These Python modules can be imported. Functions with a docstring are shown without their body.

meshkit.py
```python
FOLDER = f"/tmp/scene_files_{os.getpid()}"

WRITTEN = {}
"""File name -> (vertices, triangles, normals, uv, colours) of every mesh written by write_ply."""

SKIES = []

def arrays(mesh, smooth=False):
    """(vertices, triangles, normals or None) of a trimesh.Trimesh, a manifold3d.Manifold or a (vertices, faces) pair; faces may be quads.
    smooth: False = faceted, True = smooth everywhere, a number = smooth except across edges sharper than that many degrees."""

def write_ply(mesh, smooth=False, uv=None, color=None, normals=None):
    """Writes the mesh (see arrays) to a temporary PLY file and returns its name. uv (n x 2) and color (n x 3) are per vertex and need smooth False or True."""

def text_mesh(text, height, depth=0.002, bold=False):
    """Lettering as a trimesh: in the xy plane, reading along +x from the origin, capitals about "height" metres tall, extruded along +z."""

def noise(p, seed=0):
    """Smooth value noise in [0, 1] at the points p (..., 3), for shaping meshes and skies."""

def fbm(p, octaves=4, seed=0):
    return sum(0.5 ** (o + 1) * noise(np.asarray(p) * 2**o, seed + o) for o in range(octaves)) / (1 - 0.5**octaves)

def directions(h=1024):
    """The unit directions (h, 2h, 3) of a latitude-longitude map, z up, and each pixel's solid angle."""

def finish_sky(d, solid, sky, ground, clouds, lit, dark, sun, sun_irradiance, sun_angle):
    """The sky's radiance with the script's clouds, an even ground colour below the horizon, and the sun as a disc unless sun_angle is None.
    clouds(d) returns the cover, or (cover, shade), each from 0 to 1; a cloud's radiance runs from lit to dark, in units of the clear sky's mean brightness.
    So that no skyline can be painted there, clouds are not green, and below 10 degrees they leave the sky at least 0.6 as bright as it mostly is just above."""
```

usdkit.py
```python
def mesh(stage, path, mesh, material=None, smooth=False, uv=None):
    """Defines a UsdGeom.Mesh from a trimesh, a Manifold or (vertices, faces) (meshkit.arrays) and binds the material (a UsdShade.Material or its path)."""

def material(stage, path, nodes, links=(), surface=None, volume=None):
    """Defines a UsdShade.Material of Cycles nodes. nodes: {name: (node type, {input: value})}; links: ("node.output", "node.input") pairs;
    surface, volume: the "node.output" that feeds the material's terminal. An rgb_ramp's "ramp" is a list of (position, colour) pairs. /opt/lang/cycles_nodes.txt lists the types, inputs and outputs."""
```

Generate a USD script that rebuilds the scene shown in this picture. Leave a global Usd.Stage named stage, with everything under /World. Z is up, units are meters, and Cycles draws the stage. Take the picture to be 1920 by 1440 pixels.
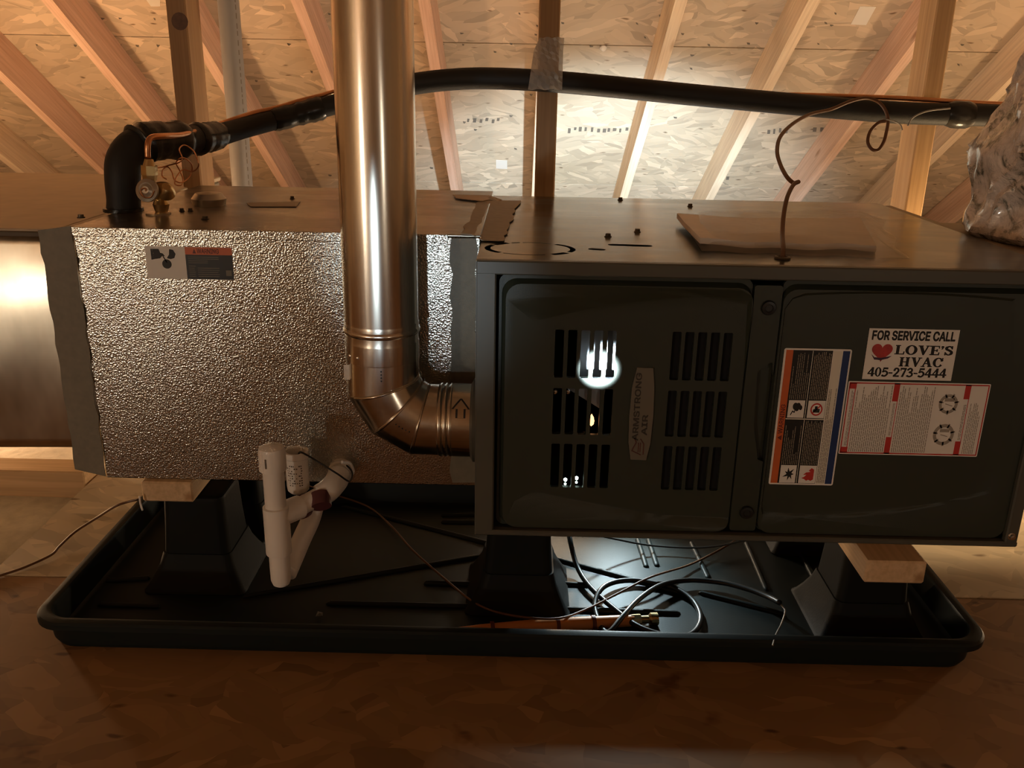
import math, random
import numpy as np, trimesh, manifold3d as m3
from shapely.geometry import Polygon, Point, box as sbox, LineString
from shapely.ops import unary_union
from shapely import affinity
import usdkit, meshkit
from pxr import Usd, UsdGeom, UsdLux, Gf, Sdf, Vt

rng = random.Random(7)
nrg = np.random.default_rng(7)
stage = Usd.Stage.CreateInMemory()
UsdGeom.SetStageUpAxis(stage, UsdGeom.Tokens.z)
UsdGeom.SetStageMetersPerUnit(stage, 1.0)
UsdGeom.Xform.Define(stage, '/World')

# ------------------------------------------------------------------ camera
F = 1686.3
RM = np.array([[0.999771, 0.015, 0.018], [0.022, -0.321, -0.947], [-0.008, 0.947, -0.321]])
def _rot():
    from scipy.spatial.transform import Rotation as R
    return R.from_euler('zxy', [0.0228, 0.3268, 0.0155]).as_matrix() @ np.array([[1, 0, 0], [0, 0, -1], [0, 1, 0.]])
RM = _rot()
EYE = np.array([0, 0, 0.8909])
cam = UsdGeom.Camera.Define(stage, '/World/camera')
M = np.eye(4); M[0, :3] = RM[0]; M[1, :3] = -RM[1]; M[2, :3] = -RM[2]; M[3, :3] = EYE
cam.AddTransformOp().Set(Gf.Matrix4d(M.tolist()))
cam.CreateHorizontalApertureAttr(36.0); cam.CreateVerticalApertureAttr(27.0)
cam.CreateFocalLengthAttr(36.0 * F / 1920)
cam.CreateClippingRangeAttr(Gf.Vec2f(0.02, 60))
cam.CreateExposureAttr(0.20)

def at(px, py, X=None, Y=None, Z=None):
    """Where a point of the photograph lies in the attic, given one of its coordinates (used to take measurements)."""
    w = RM.T @ np.array([px - 960, py - 720, F])
    t = X / w[0] if X is not None else Y / w[1] if Y is not None else (Z - EYE[2]) / w[2]
    return EYE + w * t

# ------------------------------------------------------------------ lamps of the attic
def sphere_light(name, pos, radius, power, color):
    l = UsdLux.SphereLight.Define(stage, '/World/' + name)
    l.AddTranslateOp().Set(Gf.Vec3d(*pos))
    l.CreateRadiusAttr(radius); l.CreateIntensityAttr(power); l.CreateNormalizeAttr(True)
    l.CreateColorAttr(Gf.Vec3f(*color))
    return l
WARM = (1.0, 0.60, 0.27)
COOL = (0.86, 0.93, 1.0)
sphere_light('bulb_middle', (0.10, 2.22, 0.22), 0.05, 3.0, (1.0, 0.76, 0.52))       # warm bulb on the floor just behind the furnace
sphere_light('bulb_left', (-1.80, 2.36, 0.09), 0.05, 12.0, (1.0, 0.62, 0.33))      # warm bulb behind the supply duct
sphere_light('bulb_right', (1.02, 1.97, 0.40), 0.04, 1.8, (1.0, 0.70, 0.38))       # warm bulb behind the return box
sphere_light('bulb_far_right', (2.0, 2.30, 0.12), 0.05, 8.0, (1.0, 0.70, 0.42))      # warm bulb on the floor far right
sphere_light('bulb_front', (-2.8, -2.9, 0.38), 0.10, 19.0, (1.0, 0.87, 0.70))       # warm light out of the hatch far behind the viewer
sphere_light('bulb_front_right', (1.9, -2.6, 0.50), 0.10, 3.8, (1.0, 0.87, 0.70))
def aim(l, src, dst, cone, soft):
    d = np.array(dst) - np.array(src); d /= np.linalg.norm(d)
    z = -d; x = np.cross([0, 0, 1.0], z); x /= np.linalg.norm(x); y = np.cross(z, x)
    m = np.eye(4); m[0, :3] = x; m[1, :3] = y; m[2, :3] = z; m[3, :3] = src
    l.ClearXformOpOrder(); l.AddTransformOp().Set(Gf.Matrix4d(m.tolist()))
    s = UsdLux.ShapingAPI.Apply(l.GetPrim()); s.CreateShapingConeAngleAttr(cone); s.CreateShapingConeSoftnessAttr(soft)
work = sphere_light('work_lamp', (0.46, 2.16, 0.16), 0.03, 135.0, (0.62, 0.83, 1.0))       # white work light behind the furnace, aimed low at the roof
aim(work, (0.46, 2.16, 0.16), (0.36, 4.9, 0.30), 30.0, 1.0)
under = sphere_light('floor_light', (0.21, 1.72, 0.20), 0.012, 3.4, (0.72, 0.93, 1.0))       # small white light under the furnace
aim(under, (0.21, 1.72, 0.20), (0.23, 1.47, 0.0), 39.0, 1.0)
spot = sphere_light('flashlight_beam', (-0.26, 0.02, 0.50), 0.006, 2600.0, (0.74, 0.90, 1.0))
aim(spot, (-0.26, 0.02, 0.50), at(1120, 696, Y=1.262), 1.25, 0.9)
spill = sphere_light('flashlight_spill', (-0.26, 0.02, 0.50), 0.02, 4.5, (0.74, 0.90, 1.0))
aim(spill, (-0.26, 0.02, 0.50), at(790, 550, Y=1.262), 9.0, 1.0)

# ------------------------------------------------------------------ helpers: prims
_used = {}
def numbered(path):
    if path not in _used:
        _used[path] = 0; return path
    while True:
        _used[path] += 1
        p = f'{path}_{_used[path]:03d}'
        if p not in _used:
            _used[p] = 0; return p
def tag(o, label=None, cat=None, group=None, kind=None):
    p = o.GetPrim() if hasattr(o, 'GetPrim') else o
    for k, v in (('label', label), ('category', cat), ('group', group), ('kind', kind)):
        if v: p.SetCustomDataByKey(k, v)
    return p
def thing(name, label, cat, loc=(0, 0, 0), group=None):
    x = UsdGeom.Xform.Define(stage, numbered('/World/' + name))
    x.AddTranslateOp().Set(Gf.Vec3d(*map(float, loc)))
    p = tag(x, label, cat, group); _loc[str(p.GetPath())] = np.array(loc, float)
    return p
_loc = {}
def put(name, mesh, mat, parent=None, smooth=30, label=None, kind=None):
    """One mesh, given in the attic's coordinates, under its thing (or on its own)."""
    base = str(parent.GetPath()) if parent is not None else '/World'
    v, f, _ = meshkit.arrays(mesh)
    root = '/'.join(base.split('/')[:3])
    if parent is not None and root in _loc: v = v - _loc[root]
    m = usdkit.mesh(stage, numbered(base + '/' + name), trimesh.Trimesh(v, f, process=False), mat, smooth=smooth)
    return tag(m, label, kind=kind)
def struct(name, mesh=None, mat=None, smooth=False):
    if mesh is None:
        x = UsdGeom.Xform.Define(stage, numbered('/World/' + name)); _loc[str(x.GetPath())] = np.zeros(3)
        return tag(x, kind='structure')
    return tag(put(name, mesh, mat, None, smooth), kind='structure')
def copy_of(src, offset, label, group=None):
    """A further individual of a thing already built: references it and stands elsewhere."""
    x = UsdGeom.Xform.Define(stage, numbered('/World/' + src.GetName()))
    x.GetPrim().GetReferences().AddInternalReference(src.GetPath()); x.GetPrim().SetInstanceable(True)
    x.ClearXformOpOrder(); op = x.GetPrim().GetAttribute('xformOp:translate')
    op.Set(Gf.Vec3d(*map(float, _loc[str(src.GetPath())] + np.array(offset)))); x.SetXformOpOrder([UsdGeom.XformOp(op)])
    was = src.GetCustomData()
    return tag(x, label, was['category'], group or was.get('group'))

# ------------------------------------------------------------------ helpers: shapes
def cat(*ms): return trimesh.util.concatenate([m for m in ms if m is not None])
def hull(pts): return trimesh.convex.convex_hull(np.asarray(pts, float))
def cbox(x0, x1, y0, y1, z0, z1, c=0.002):
    """A box with chamfered edges."""
    x0, x1, y0, y1, z0, z1 = min(x0, x1), max(x0, x1), min(y0, y1), max(y0, y1), min(z0, z1), max(z0, z1)
    c = min(c, .45 * min(x1 - x0, y1 - y0, z1 - z0))
    pts = []
    for x, sx in ((x0, 1), (x1, -1)):
        for y, sy in ((y0, 1), (y1, -1)):
            for z, sz in ((z0, 1), (z1, -1)):
                pts += [(x, y + sy * c, z + sz * c), (x + sx * c, y, z + sz * c), (x + sx * c, y + sy * c, z)]
    return hull(pts)
def box(x0, x1, y0, y1, z0, z1):
    m = trimesh.creation.box([x1 - x0, y1 - y0, z1 - z0]); m.apply_translation([(x0 + x1) / 2, (y0 + y1) / 2, (z0 + z1) / 2]); return m
def to_m3(t): return m3.Manifold(m3.Mesh(np.asarray(t.vertices, np.float32), np.asarray(t.faces, np.uint32)))
def from_m3(m):
    r = m.to_mesh(); return trimesh.Trimesh(r.vert_properties[:, :3], r.tri_verts, process=True)
def spline(pts, n=8):
    p = np.asarray(pts, float); q = np.vstack([2 * p[0] - p[1], p, 2 * p[-1] - p[-2]]); out = []
    for i in range(1, len(q) - 2):
        a, b, c, d = q[i - 1:i + 3]
        for t in np.linspace(0, 1, n, endpoint=False):
            out.append(.5 * (2 * b + (c - a) * t + (2 * a - 5 * b + 4 * c - d) * t * t + (3 * b - a - 3 * c + d) * t ** 3))
    out.append(p[-1]); return np.array(out)
def tube(pts, r, sides=12, cap=True):
    p = np.asarray(pts, float); n = len(p); r = np.broadcast_to(np.asarray(r, float), (n,))
    t = np.gradient(p, axis=0); t /= np.linalg.norm(t, axis=1, keepdims=True) + 1e-12
    a = np.cross(t[0], [0, 0, 1.0] if abs(t[0][2]) < .9 else [1.0, 0, 0]); a /= np.linalg.norm(a)
    ang = np.arange(sides) * 2 * np.pi / sides; rows = []
    for i in range(n):
        a = a - t[i] * (a @ t[i]); a /= np.linalg.norm(a); b = np.cross(t[i], a)
        rows.append(p[i] + r[i] * (np.cos(ang)[:, None] * a + np.sin(ang)[:, None] * b))
    return skin(rows, cap)
def skin(rows, cap=True, closed=False):
    rows = [np.asarray(x, float) for x in rows]; n, s = len(rows), len(rows[0]); v = np.vstack(rows); f = []
    for i in range(n - (0 if closed else 1)):
        k = (i + 1) % n
        for j in range(s):
            q = (j + 1) % s
            f += [(i * s + j, i * s + q, k * s + q), (i * s + j, k * s + q, k * s + j)]
    if cap and not closed:
        v = np.vstack([v, rows[0].mean(0), rows[-1].mean(0)]); c0, c1 = n * s, n * s + 1
        for j in range(s):
            q = (j + 1) % s; f += [(c0, q, j), (c1, (n - 1) * s + j, (n - 1) * s + q)]
    m = trimesh.Trimesh(v, f, process=False)
    if (not closed and cap) and m.volume < 0: m.invert()
    return m
def grid(P):
    """An open sheet from an array of points (n, m, 3)."""
    n, m = P.shape[:2]; i, j = np.meshgrid(np.arange(n - 1), np.arange(m - 1), indexing='ij')
    q = np.stack([i * m + j, i * m + j + 1, (i + 1) * m + j + 1, (i + 1) * m + j], -1).reshape(-1, 4)
    return trimesh.Trimesh(P.reshape(-1, 3), np.vstack([q[:, [0, 1, 2]], q[:, [0, 2, 3]]]), process=False)
def thick(P, t):
    """A sheet with thickness: P (n, m, 3) and the same moved by the vector t, closed all round."""
    P = np.asarray(P, float); n, m = P.shape[:2]; a, b = grid(P), grid(P + np.asarray(t)); k = n * m
    f = [a.faces, b.faces[:, ::-1] + k]
    rim = [(i, 0) for i in range(n)] + [(n - 1, j) for j in range(1, m)] + [(i, m - 1) for i in range(n - 2, -1, -1)] + [(0, j) for j in range(m - 2, 0, -1)]
    ids = [i * m + j for i, j in rim]; e = []
    for u, w in zip(ids, ids[1:] + ids[:1]): e += [(u, w + k, w), (u, u + k, w + k)]
    o = trimesh.Trimesh(np.vstack([a.vertices, b.vertices]), np.vstack(f + [e]), process=False); trimesh.repair.fix_normals(o); return o
def cyl(p, q, r, r2=None, sides=20): return tube([p, q], [r, r if r2 is None else r2], sides)
def lathe(base, prof, sides=28, axis=(0, 0, 1)):
    """prof: (radius, height) pairs from base along axis."""
    ax = np.array(axis, float); ax /= np.linalg.norm(ax); a = np.cross(ax, [0, 1, 0] if abs(ax[1]) < .9 else [1, 0, 0]); a /= np.linalg.norm(a); b = np.cross(ax, a)
    ang = np.arange(sides) * 2 * np.pi / sides
    return skin([np.asarray(base) + ax * h + max(r, 1e-5) * (np.cos(ang)[:, None] * a + np.sin(ang)[:, None] * b) for r, h in prof])
def flat(poly, Y, d=0.0004):
    """A shapely (x, z) shape as a thin plate standing in the plane Y, d thick towards the viewer."""
    ms = []
    for g in getattr(poly, 'geoms', [poly]):
        if g.is_empty or g.geom_type != 'Polygon': continue
        e = trimesh.creation.extrude_polygon(g, d, engine='earcut'); v = e.vertices
        ms.append(trimesh.Trimesh(np.c_[v[:, 0], Y - v[:, 2], v[:, 1]], e.faces, process=False))
    return cat(*ms)
def text_shape(s, h, bold=False, sx=1.0):
    m = meshkit.text_mesh(s, h, 0.001, bold); t = [Polygon(m.vertices[f][:, :2]) for f in m.faces if abs(np.ptp(m.vertices[f][:, 2])) < 1e-9 and m.vertices[f][0, 2] < 5e-4]
    return affinity.scale(unary_union([x.buffer(1e-6) for x in t]), sx, 1, origin=(0, 0))
def fit(shape, x0, z0, x1, z1):
    a, b, c, d = shape.bounds
    return affinity.translate(affinity.scale(shape, (x1 - x0) / (c - a), (z1 - z0) / (d - b), origin=(a, b)), x0 - a, z0 - b)
def rrect(x0, z0, x1, z1, r): return sbox(x0 + r, z0 + r, x1 - r, z1 - r).buffer(r, quad_segs=5)
def ring_rr(x0, x1, y0, y1, r, z, n=8):
    pts = []
    for cx, cy, a in ((x1 - r, y1 - r, 0), (x0 + r, y1 - r, 90), (x0 + r, y0 + r, 180), (x1 - r, y0 + r, 270)):
        for k in range(n + 1):
            t = math.radians(a + 90 * k / n); pts.append((cx + r * math.cos(t), cy + r * math.sin(t), z))
    return np.array(pts)

# ------------------------------------------------------------------ materials
LK = '/World/Looks/'
def plain(name, col, rough=.5, metal=0., bump=0., bscale=60., spec=.5, coat=0., vary=0., emit=None, detail=4):
    nodes = {'p': ('principled_bsdf', dict(base_color=col, roughness=rough, metallic=metal, specular_ior_level=spec, coat_weight=coat, coat_roughness=.15))}
    links = []
    if vary or bump:
        nodes['tc'] = ('texture_coordinate', {}); nodes['n'] = ('noise_texture', dict(scale=bscale, detail=float(detail), roughness=.6)); links.append(('tc.object', 'n.vector'))
    if vary:
        nodes['r'] = ('rgb_ramp', dict(ramp=[(.25, tuple(c * (1 - vary) for c in col)), (.75, tuple(min(1, c * (1 + vary)) for c in col))])); links += [('n.fac', 'r.fac'), ('r.color', 'p.base_color')]
    if bump:
        nodes['b'] = ('bump', dict(strength=bump, distance=.002)); links += [('n.fac', 'b.height'), ('b.normal', 'p.normal')]
    if emit: nodes['p'][1].update(emission_color=emit[0], emission_strength=emit[1])
    return usdkit.material(stage, LK + name, nodes, links, 'p.BSDF')
def wood(name, c0, c1, rot=(0, 0, 0), rough=.6):
    """Sawn softwood; the grain runs along local x after turning by rot (degrees)."""
    n = {'tc': ('texture_coordinate', {}), 'm0': ('mapping', dict(rotation=tuple(math.radians(a) for a in rot))), 'm': ('mapping', dict(scale=(1.1, 16, 16))), 'mb': ('mapping', dict(scale=(3, 130, 130))),
         'n1': ('noise_texture', dict(scale=1.6, detail=4., roughness=.55, distortion=.8)), 'n2': ('noise_texture', dict(scale=1., detail=3.)),
         'r': ('rgb_ramp', dict(ramp=[(.25, c0), (.52, tuple((a + b) / 2 for a, b in zip(c0, c1))), (.72, c1)])),
         'k': ('voronoi_texture', dict(scale=1.0)), 'mk': ('mapping', dict(scale=(2.2, 9, 9))), 'kr': ('rgb_ramp', dict(ramp=[(.05, (.55, .42, .32)), (.12, (1, 1, 1))])),
         'g': ('rgb_ramp', dict(ramp=[(.35, (.86, .84, .82)), (.6, (1, 1, 1))])), 'x': ('mix', dict(mix_type='multiply', fac=1.)), 'y': ('mix', dict(mix_type='multiply', fac=.8)),
         'b': ('bump', dict(strength=.25, distance=.001)), 'p': ('principled_bsdf', dict(roughness=rough, specular_ior_level=.25))}
    l = [('tc.object', 'm0.vector'), ('m0.vector', 'm.vector'), ('m0.vector', 'mb.vector'), ('m0.vector', 'mk.vector'), ('mk.vector', 'k.vector'), ('k.distance', 'kr.fac'), ('m.vector', 'n1.vector'), ('mb.vector', 'n2.vector'),
         ('n1.fac', 'r.fac'), ('n2.fac', 'g.fac'), ('r.color', 'x.color1'), ('g.color', 'x.color2'), ('x.color', 'y.color1'), ('kr.color', 'y.color2'), ('y.color', 'p.base_color'), ('n2.fac', 'b.height'), ('b.normal', 'p.normal')]
    return usdkit.material(stage, LK + name, n, l, 'p.BSDF')
def osb(name, tint, rot=(0, 0, 0), contrast=1.0, rough=.65, stain=0.0):
    """Oriented strand board: three layers of pressed strands lying at different angles."""
    n = {'tc': ('texture_coordinate', {}), 'm0': ('mapping', dict(rotation=tuple(math.radians(a) for a in rot))), 'p': ('principled_bsdf', dict(roughness=rough, specular_ior_level=.2))}
    l = [('tc.object', 'm0.vector'), ('tc.object', 'wn.vector')]
    n['wn'] = ('noise_texture', dict(scale=9., detail=2.))
    n['w'] = ('mix', dict(mix_type='linear_light', fac=.03)); l += [('m0.vector', 'w.color1'), ('wn.color', 'w.color2')]
    k = contrast
    pal = [(0, tuple(c * (1 - .26 * k) for c in tint)), (.35, tuple(c * (1 - .07 * k) for c in tint)), (.7, tint), (1, tuple(min(1, c * (1 + .22 * k)) for c in tint))]
    for i, (ang, off) in enumerate(((6, 0), (-38, 3.3), (31, 7.1))):
        n[f'r{i}'] = ('mapping', dict(rotation=(0, 0, math.radians(ang)), location=(off, off * 2, 0))); n[f's{i}'] = ('mapping', dict(scale=(8., 34., 6.)))
        n[f'v{i}'] = ('voronoi_texture', dict(scale=1.)); n[f'q{i}'] = ('rgb_to_bw', {}); n[f'c{i}'] = ('rgb_ramp', dict(ramp=pal))
        l += [('w.color', f'r{i}.vector'), (f'r{i}.vector', f's{i}.vector'), (f's{i}.vector', f'v{i}.vector'), (f'v{i}.color', f'q{i}.color'), (f'q{i}.val', f'c{i}.fac')]
    n['sel'] = ('voronoi_texture', dict(scale=11.)); n['selb'] = ('separate_color', {}); l += [('w.color', 'sel.vector'), ('sel.color', 'selb.color')]
    n['t1'] = ('math', dict(math_type='greater_than', value2=.5)); n['t2'] = ('math', dict(math_type='greater_than', value2=.62))
    n['x1'] = ('mix', {}); n['x2'] = ('mix', {})
    l += [('selb.r', 't1.value1'), ('selb.g', 't2.value1'), ('t1.value', 'x1.fac'), ('c0.color', 'x1.color1'), ('c1.color', 'x1.color2'), ('t2.value', 'x2.fac'), ('x1.color', 'x2.color1'), ('c2.color', 'x2.color2')]
    n['dk'] = ('voronoi_texture', dict(scale=13.)); n['dm'] = ('mapping', dict(scale=(.6, 1.4, 1.))); n['dr'] = ('rgb_ramp', dict(ramp=[(.05, (.33, .27, .22)), (.12, (1, 1, 1))]))
    n['x3'] = ('mix', dict(mix_type='multiply', fac=.9)); l += [('w.color', 'dm.vector'), ('dm.vector', 'dk.vector'), ('dk.distance', 'dr.fac'), ('x2.color', 'x3.color1'), ('dr.color', 'x3.color2')]
    n['bg'] = ('noise_texture', dict(scale=2.2, detail=3.)); n['br'] = ('rgb_ramp', dict(ramp=[(.3, (.88, .86, .82)), (.65, (1.06, 1.05, 1.04))])); n['x4'] = ('mix', dict(mix_type='multiply', fac=1.))
    l += [('tc.object', 'bg.vector'), ('bg.fac', 'br.fac'), ('x3.color', 'x4.color1'), ('br.color', 'x4.color2')]
    last = 'x4'
    if stain:
        n['sn'] = ('noise_texture', dict(scale=5.5, detail=4., roughness=.65)); n['sr'] = ('rgb_ramp', dict(ramp=[(.30, (.5, .38, .3)), (.38, (1, 1, 1))])); n['x5'] = ('mix', dict(mix_type='multiply', fac=stain))
        l += [('tc.object', 'sn.vector'), ('sn.fac', 'sr.fac'), ('x4.color', 'x5.color1'), ('sr.color', 'x5.color2')]; last = 'x5'
    n['b'] = ('bump', dict(strength=.35, distance=.0015)); l += [('q0.val', 'b.height'), ('b.normal', 'p.normal'), (last + '.color', 'p.base_color')]
    return usdkit.material(stage, LK + name, n, l, 'p.BSDF')
def galvanised(name, col, rough, aniso=0., bump=.06, scale=(30, 30, 2), metal=1.0, vary=.12):
    n = {'tc': ('texture_coordinate', {}), 'm': ('mapping', dict(scale=scale)), 'n': ('noise_texture', dict(scale=1., detail=4.)), 'mr': ('map_range', dict(from_min=.3, from_max=.7, to_min=rough * .8, to_max=rough * 1.25)),
         'r': ('rgb_ramp', dict(ramp=[(.3, tuple(c * (1 - vary) for c in col)), (.7, tuple(c * (1 + vary) for c in col))])), 'b': ('bump', dict(strength=bump, distance=.002)),
         'p': ('principled_bsdf', dict(metallic=metal, anisotropic=aniso))}
    l = [('tc.object', 'm.vector'), ('m.vector', 'n.vector'), ('n.fac', 'mr.value'), ('mr.result', 'p.roughness'), ('n.fac', 'r.fac'), ('r.color', 'p.base_color'), ('n.fac', 'b.height'), ('b.normal', 'p.normal')]
    return usdkit.material(stage, LK + name, n, l, 'p.BSDF')
def stucco_metal(name, col):
    n = {'tc': ('texture_coordinate', {}), 'v': ('voronoi_texture', dict(scale=340.)), 'n': ('noise_texture', dict(scale=420., detail=2.)), 'x': ('math', dict(math_type='add')),
         'b': ('bump', dict(strength=.42, distance=.0009)), 'n2': ('noise_texture', dict(scale=5., detail=3.)), 'mr': ('map_range', dict(from_min=.3, from_max=.7, to_min=.15, to_max=.22)),
         'p': ('principled_bsdf', dict(base_color=col, metallic=1.0))}
    l = [('tc.object', 'v.vector'), ('tc.object', 'n.vector'), ('tc.object', 'n2.vector'), ('v.distance', 'x.value1'), ('n.fac', 'x.value2'), ('x.value', 'b.height'), ('b.normal', 'p.normal'), ('n2.fac', 'mr.value'), ('mr.result', 'p.roughness')]
    return usdkit.material(stage, LK + name, n, l, 'p.BSDF')
def film(name, col, clear, rough=.2, bump=.4, bscale=30.):
    n = {'tc': ('texture_coordinate', {}), 'n': ('noise_texture', dict(scale=bscale, detail=3., distortion=1.)), 'b': ('bump', dict(strength=bump, distance=.004)),
         't': ('transparent_bsdf', {}), 'p': ('principled_bsdf', dict(base_color=col, roughness=rough)), 'mx': ('mix_closure', dict(fac=1 - clear))}
    l = [('tc.object', 'n.vector'), ('n.fac', 'b.height'), ('b.normal', 'p.normal'), ('t.BSDF', 'mx.closure1'), ('p.BSDF', 'mx.closure2')]
    return usdkit.material(stage, LK + name, n, l, 'mx.closure')
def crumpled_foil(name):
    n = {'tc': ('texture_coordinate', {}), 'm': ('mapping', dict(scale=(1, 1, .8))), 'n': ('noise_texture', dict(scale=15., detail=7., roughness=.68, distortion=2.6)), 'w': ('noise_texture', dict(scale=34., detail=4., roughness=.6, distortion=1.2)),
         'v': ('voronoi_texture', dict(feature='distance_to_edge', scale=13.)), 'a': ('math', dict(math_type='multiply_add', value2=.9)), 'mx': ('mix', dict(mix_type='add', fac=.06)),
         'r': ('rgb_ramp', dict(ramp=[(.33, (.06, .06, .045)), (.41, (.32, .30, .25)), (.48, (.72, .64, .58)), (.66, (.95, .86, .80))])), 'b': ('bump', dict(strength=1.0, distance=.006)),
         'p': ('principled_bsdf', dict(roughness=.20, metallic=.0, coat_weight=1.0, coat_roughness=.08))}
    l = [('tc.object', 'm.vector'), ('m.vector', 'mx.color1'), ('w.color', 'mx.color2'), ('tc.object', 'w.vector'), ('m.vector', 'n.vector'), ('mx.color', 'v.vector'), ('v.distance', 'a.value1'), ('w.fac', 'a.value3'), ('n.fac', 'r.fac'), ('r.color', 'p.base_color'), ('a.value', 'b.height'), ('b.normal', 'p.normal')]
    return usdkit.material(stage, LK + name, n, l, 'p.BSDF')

SLOPE = math.degrees(math.atan(.5833))
W_RAF = [wood(f'rafter_wood_{i}', a, b, rot=(SLOPE, 0, 90)) for i, (a, b) in enumerate((((.60, .36, .25), (.74, .50, .37)), ((.64, .40, .28), (.78, .55, .41)), ((.68, .50, .34), (.82, .66, .47))))]
W_POST = wood('post_wood', (.33, .185, .08), (.42, .25, .125), rot=(0, 90, 0))
W_POST2 = wood('pale_post_wood', (.50, .31, .15), (.66, .44, .24), rot=(0, 90, 0))
W_X = wood('joist_wood', (.56, .36, .18), (.72, .50, .28))
W_Y = wood('block_wood', (.60, .40, .22), (.78, .57, .35), rot=(0, 0, 90))
OSB_R = [osb(f'roof_board_{i}', c, rot=(SLOPE, 0, 0), contrast=1.35) for i, c in enumerate(((.60, .47, .34), (.63, .50, .37), (.58, .46, .33)))]
OSB_RF = osb('front_roof_board', (.70, .53, .36), rot=(-SLOPE, 0, 0))
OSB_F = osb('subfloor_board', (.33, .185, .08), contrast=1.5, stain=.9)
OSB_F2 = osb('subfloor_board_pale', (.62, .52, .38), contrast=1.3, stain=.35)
OSB_W = osb('gable_board', (.62, .46, .30), rot=(0, 90, 0))
INSUL = plain('insulation_wool', (.66, .62, .55), .95, bump=.9, bscale=26., vary=.2)
CAB = plain('cabinet_paint', (.085, .082, .064), .42, bump=.05, bscale=420., spec=.5)
DOOR = plain('door_plastic', (.030, .036, .024), .42, bump=.12, bscale=520., spec=.5)
TOPM = galvanised('furnace_top_steel', (.12, .13, .125), .19, bump=.015, scale=(3, 10, 3), metal=.62, vary=.25)
COILTOP = galvanised('coil_top_steel', (.19, .165, .13), .26, bump=.04, scale=(4, 9, 4), metal=.75, vary=.1)
STUCCO = stucco_metal('stucco_aluminium', (.53, .51, .45))
VENT = galvanised('vent_steel', (.80, .75, .66), .19, bump=.035, scale=(60, 60, 1.5), vary=.07)
VENT_H = galvanised('vent_elbow_steel', (.60, .54, .45), .20, bump=.03, scale=(14, 14, 14), vary=.08)
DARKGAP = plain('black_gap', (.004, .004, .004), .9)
TAPE_G = plain('mastic_tape', (.20, .175, .125), .55, bump=.35, bscale=90., vary=.12)
TAPE_B = plain('brown_tape', (.26, .19, .11), .5, bump=.3, bscale=60., vary=.15)
FOIL = galvanised('duct_foil', (.62, .56, .45), .30, bump=.18, scale=(7, 7, 3), vary=.1)
BLACK = plain('black_foam', (.010, .010, .009), .6, bump=.25, bscale=180.)
BLACKTAPE = plain('black_vinyl_tape', (.014, .015, .014), .26, bump=.5, bscale=45.)
RUBBER = plain('black_rubber', (.012, .012, .011), .38)
PAN = plain('pan_plastic', (.0095, .0135, .0122), .5, bump=.06, bscale=300., spec=.22)
RISER = plain('riser_plastic', (.007, .0075, .006), .6, bump=.1, bscale=200., spec=.15)
COPPER = plain('copper', (.72, .36, .18), .28, 1.0, bump=.1, bscale=40.)
BRASS = plain('brass', (.62, .46, .22), .30, 1.0, bump=.15, bscale=80.)
STEELG = plain('dull_steel', (.52, .48, .41), .35, .9, bump=.1, bscale=90.)
PVC = plain('white_pvc', (.86, .81, .75), .38, bump=.04, bscale=60.)
PVCG = plain('grey_pvc', (.27, .25, .235), .5)
PURPLE = plain('purple_primer', (.10, .028, .030), .5)
INK = plain('black_ink', (.012, .011, .010), .55)
INKS = plain('faded_ink', (.16, .13, .10), .7)
PAPER = plain('white_paper', (.72, .66, .58), .55)
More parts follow.
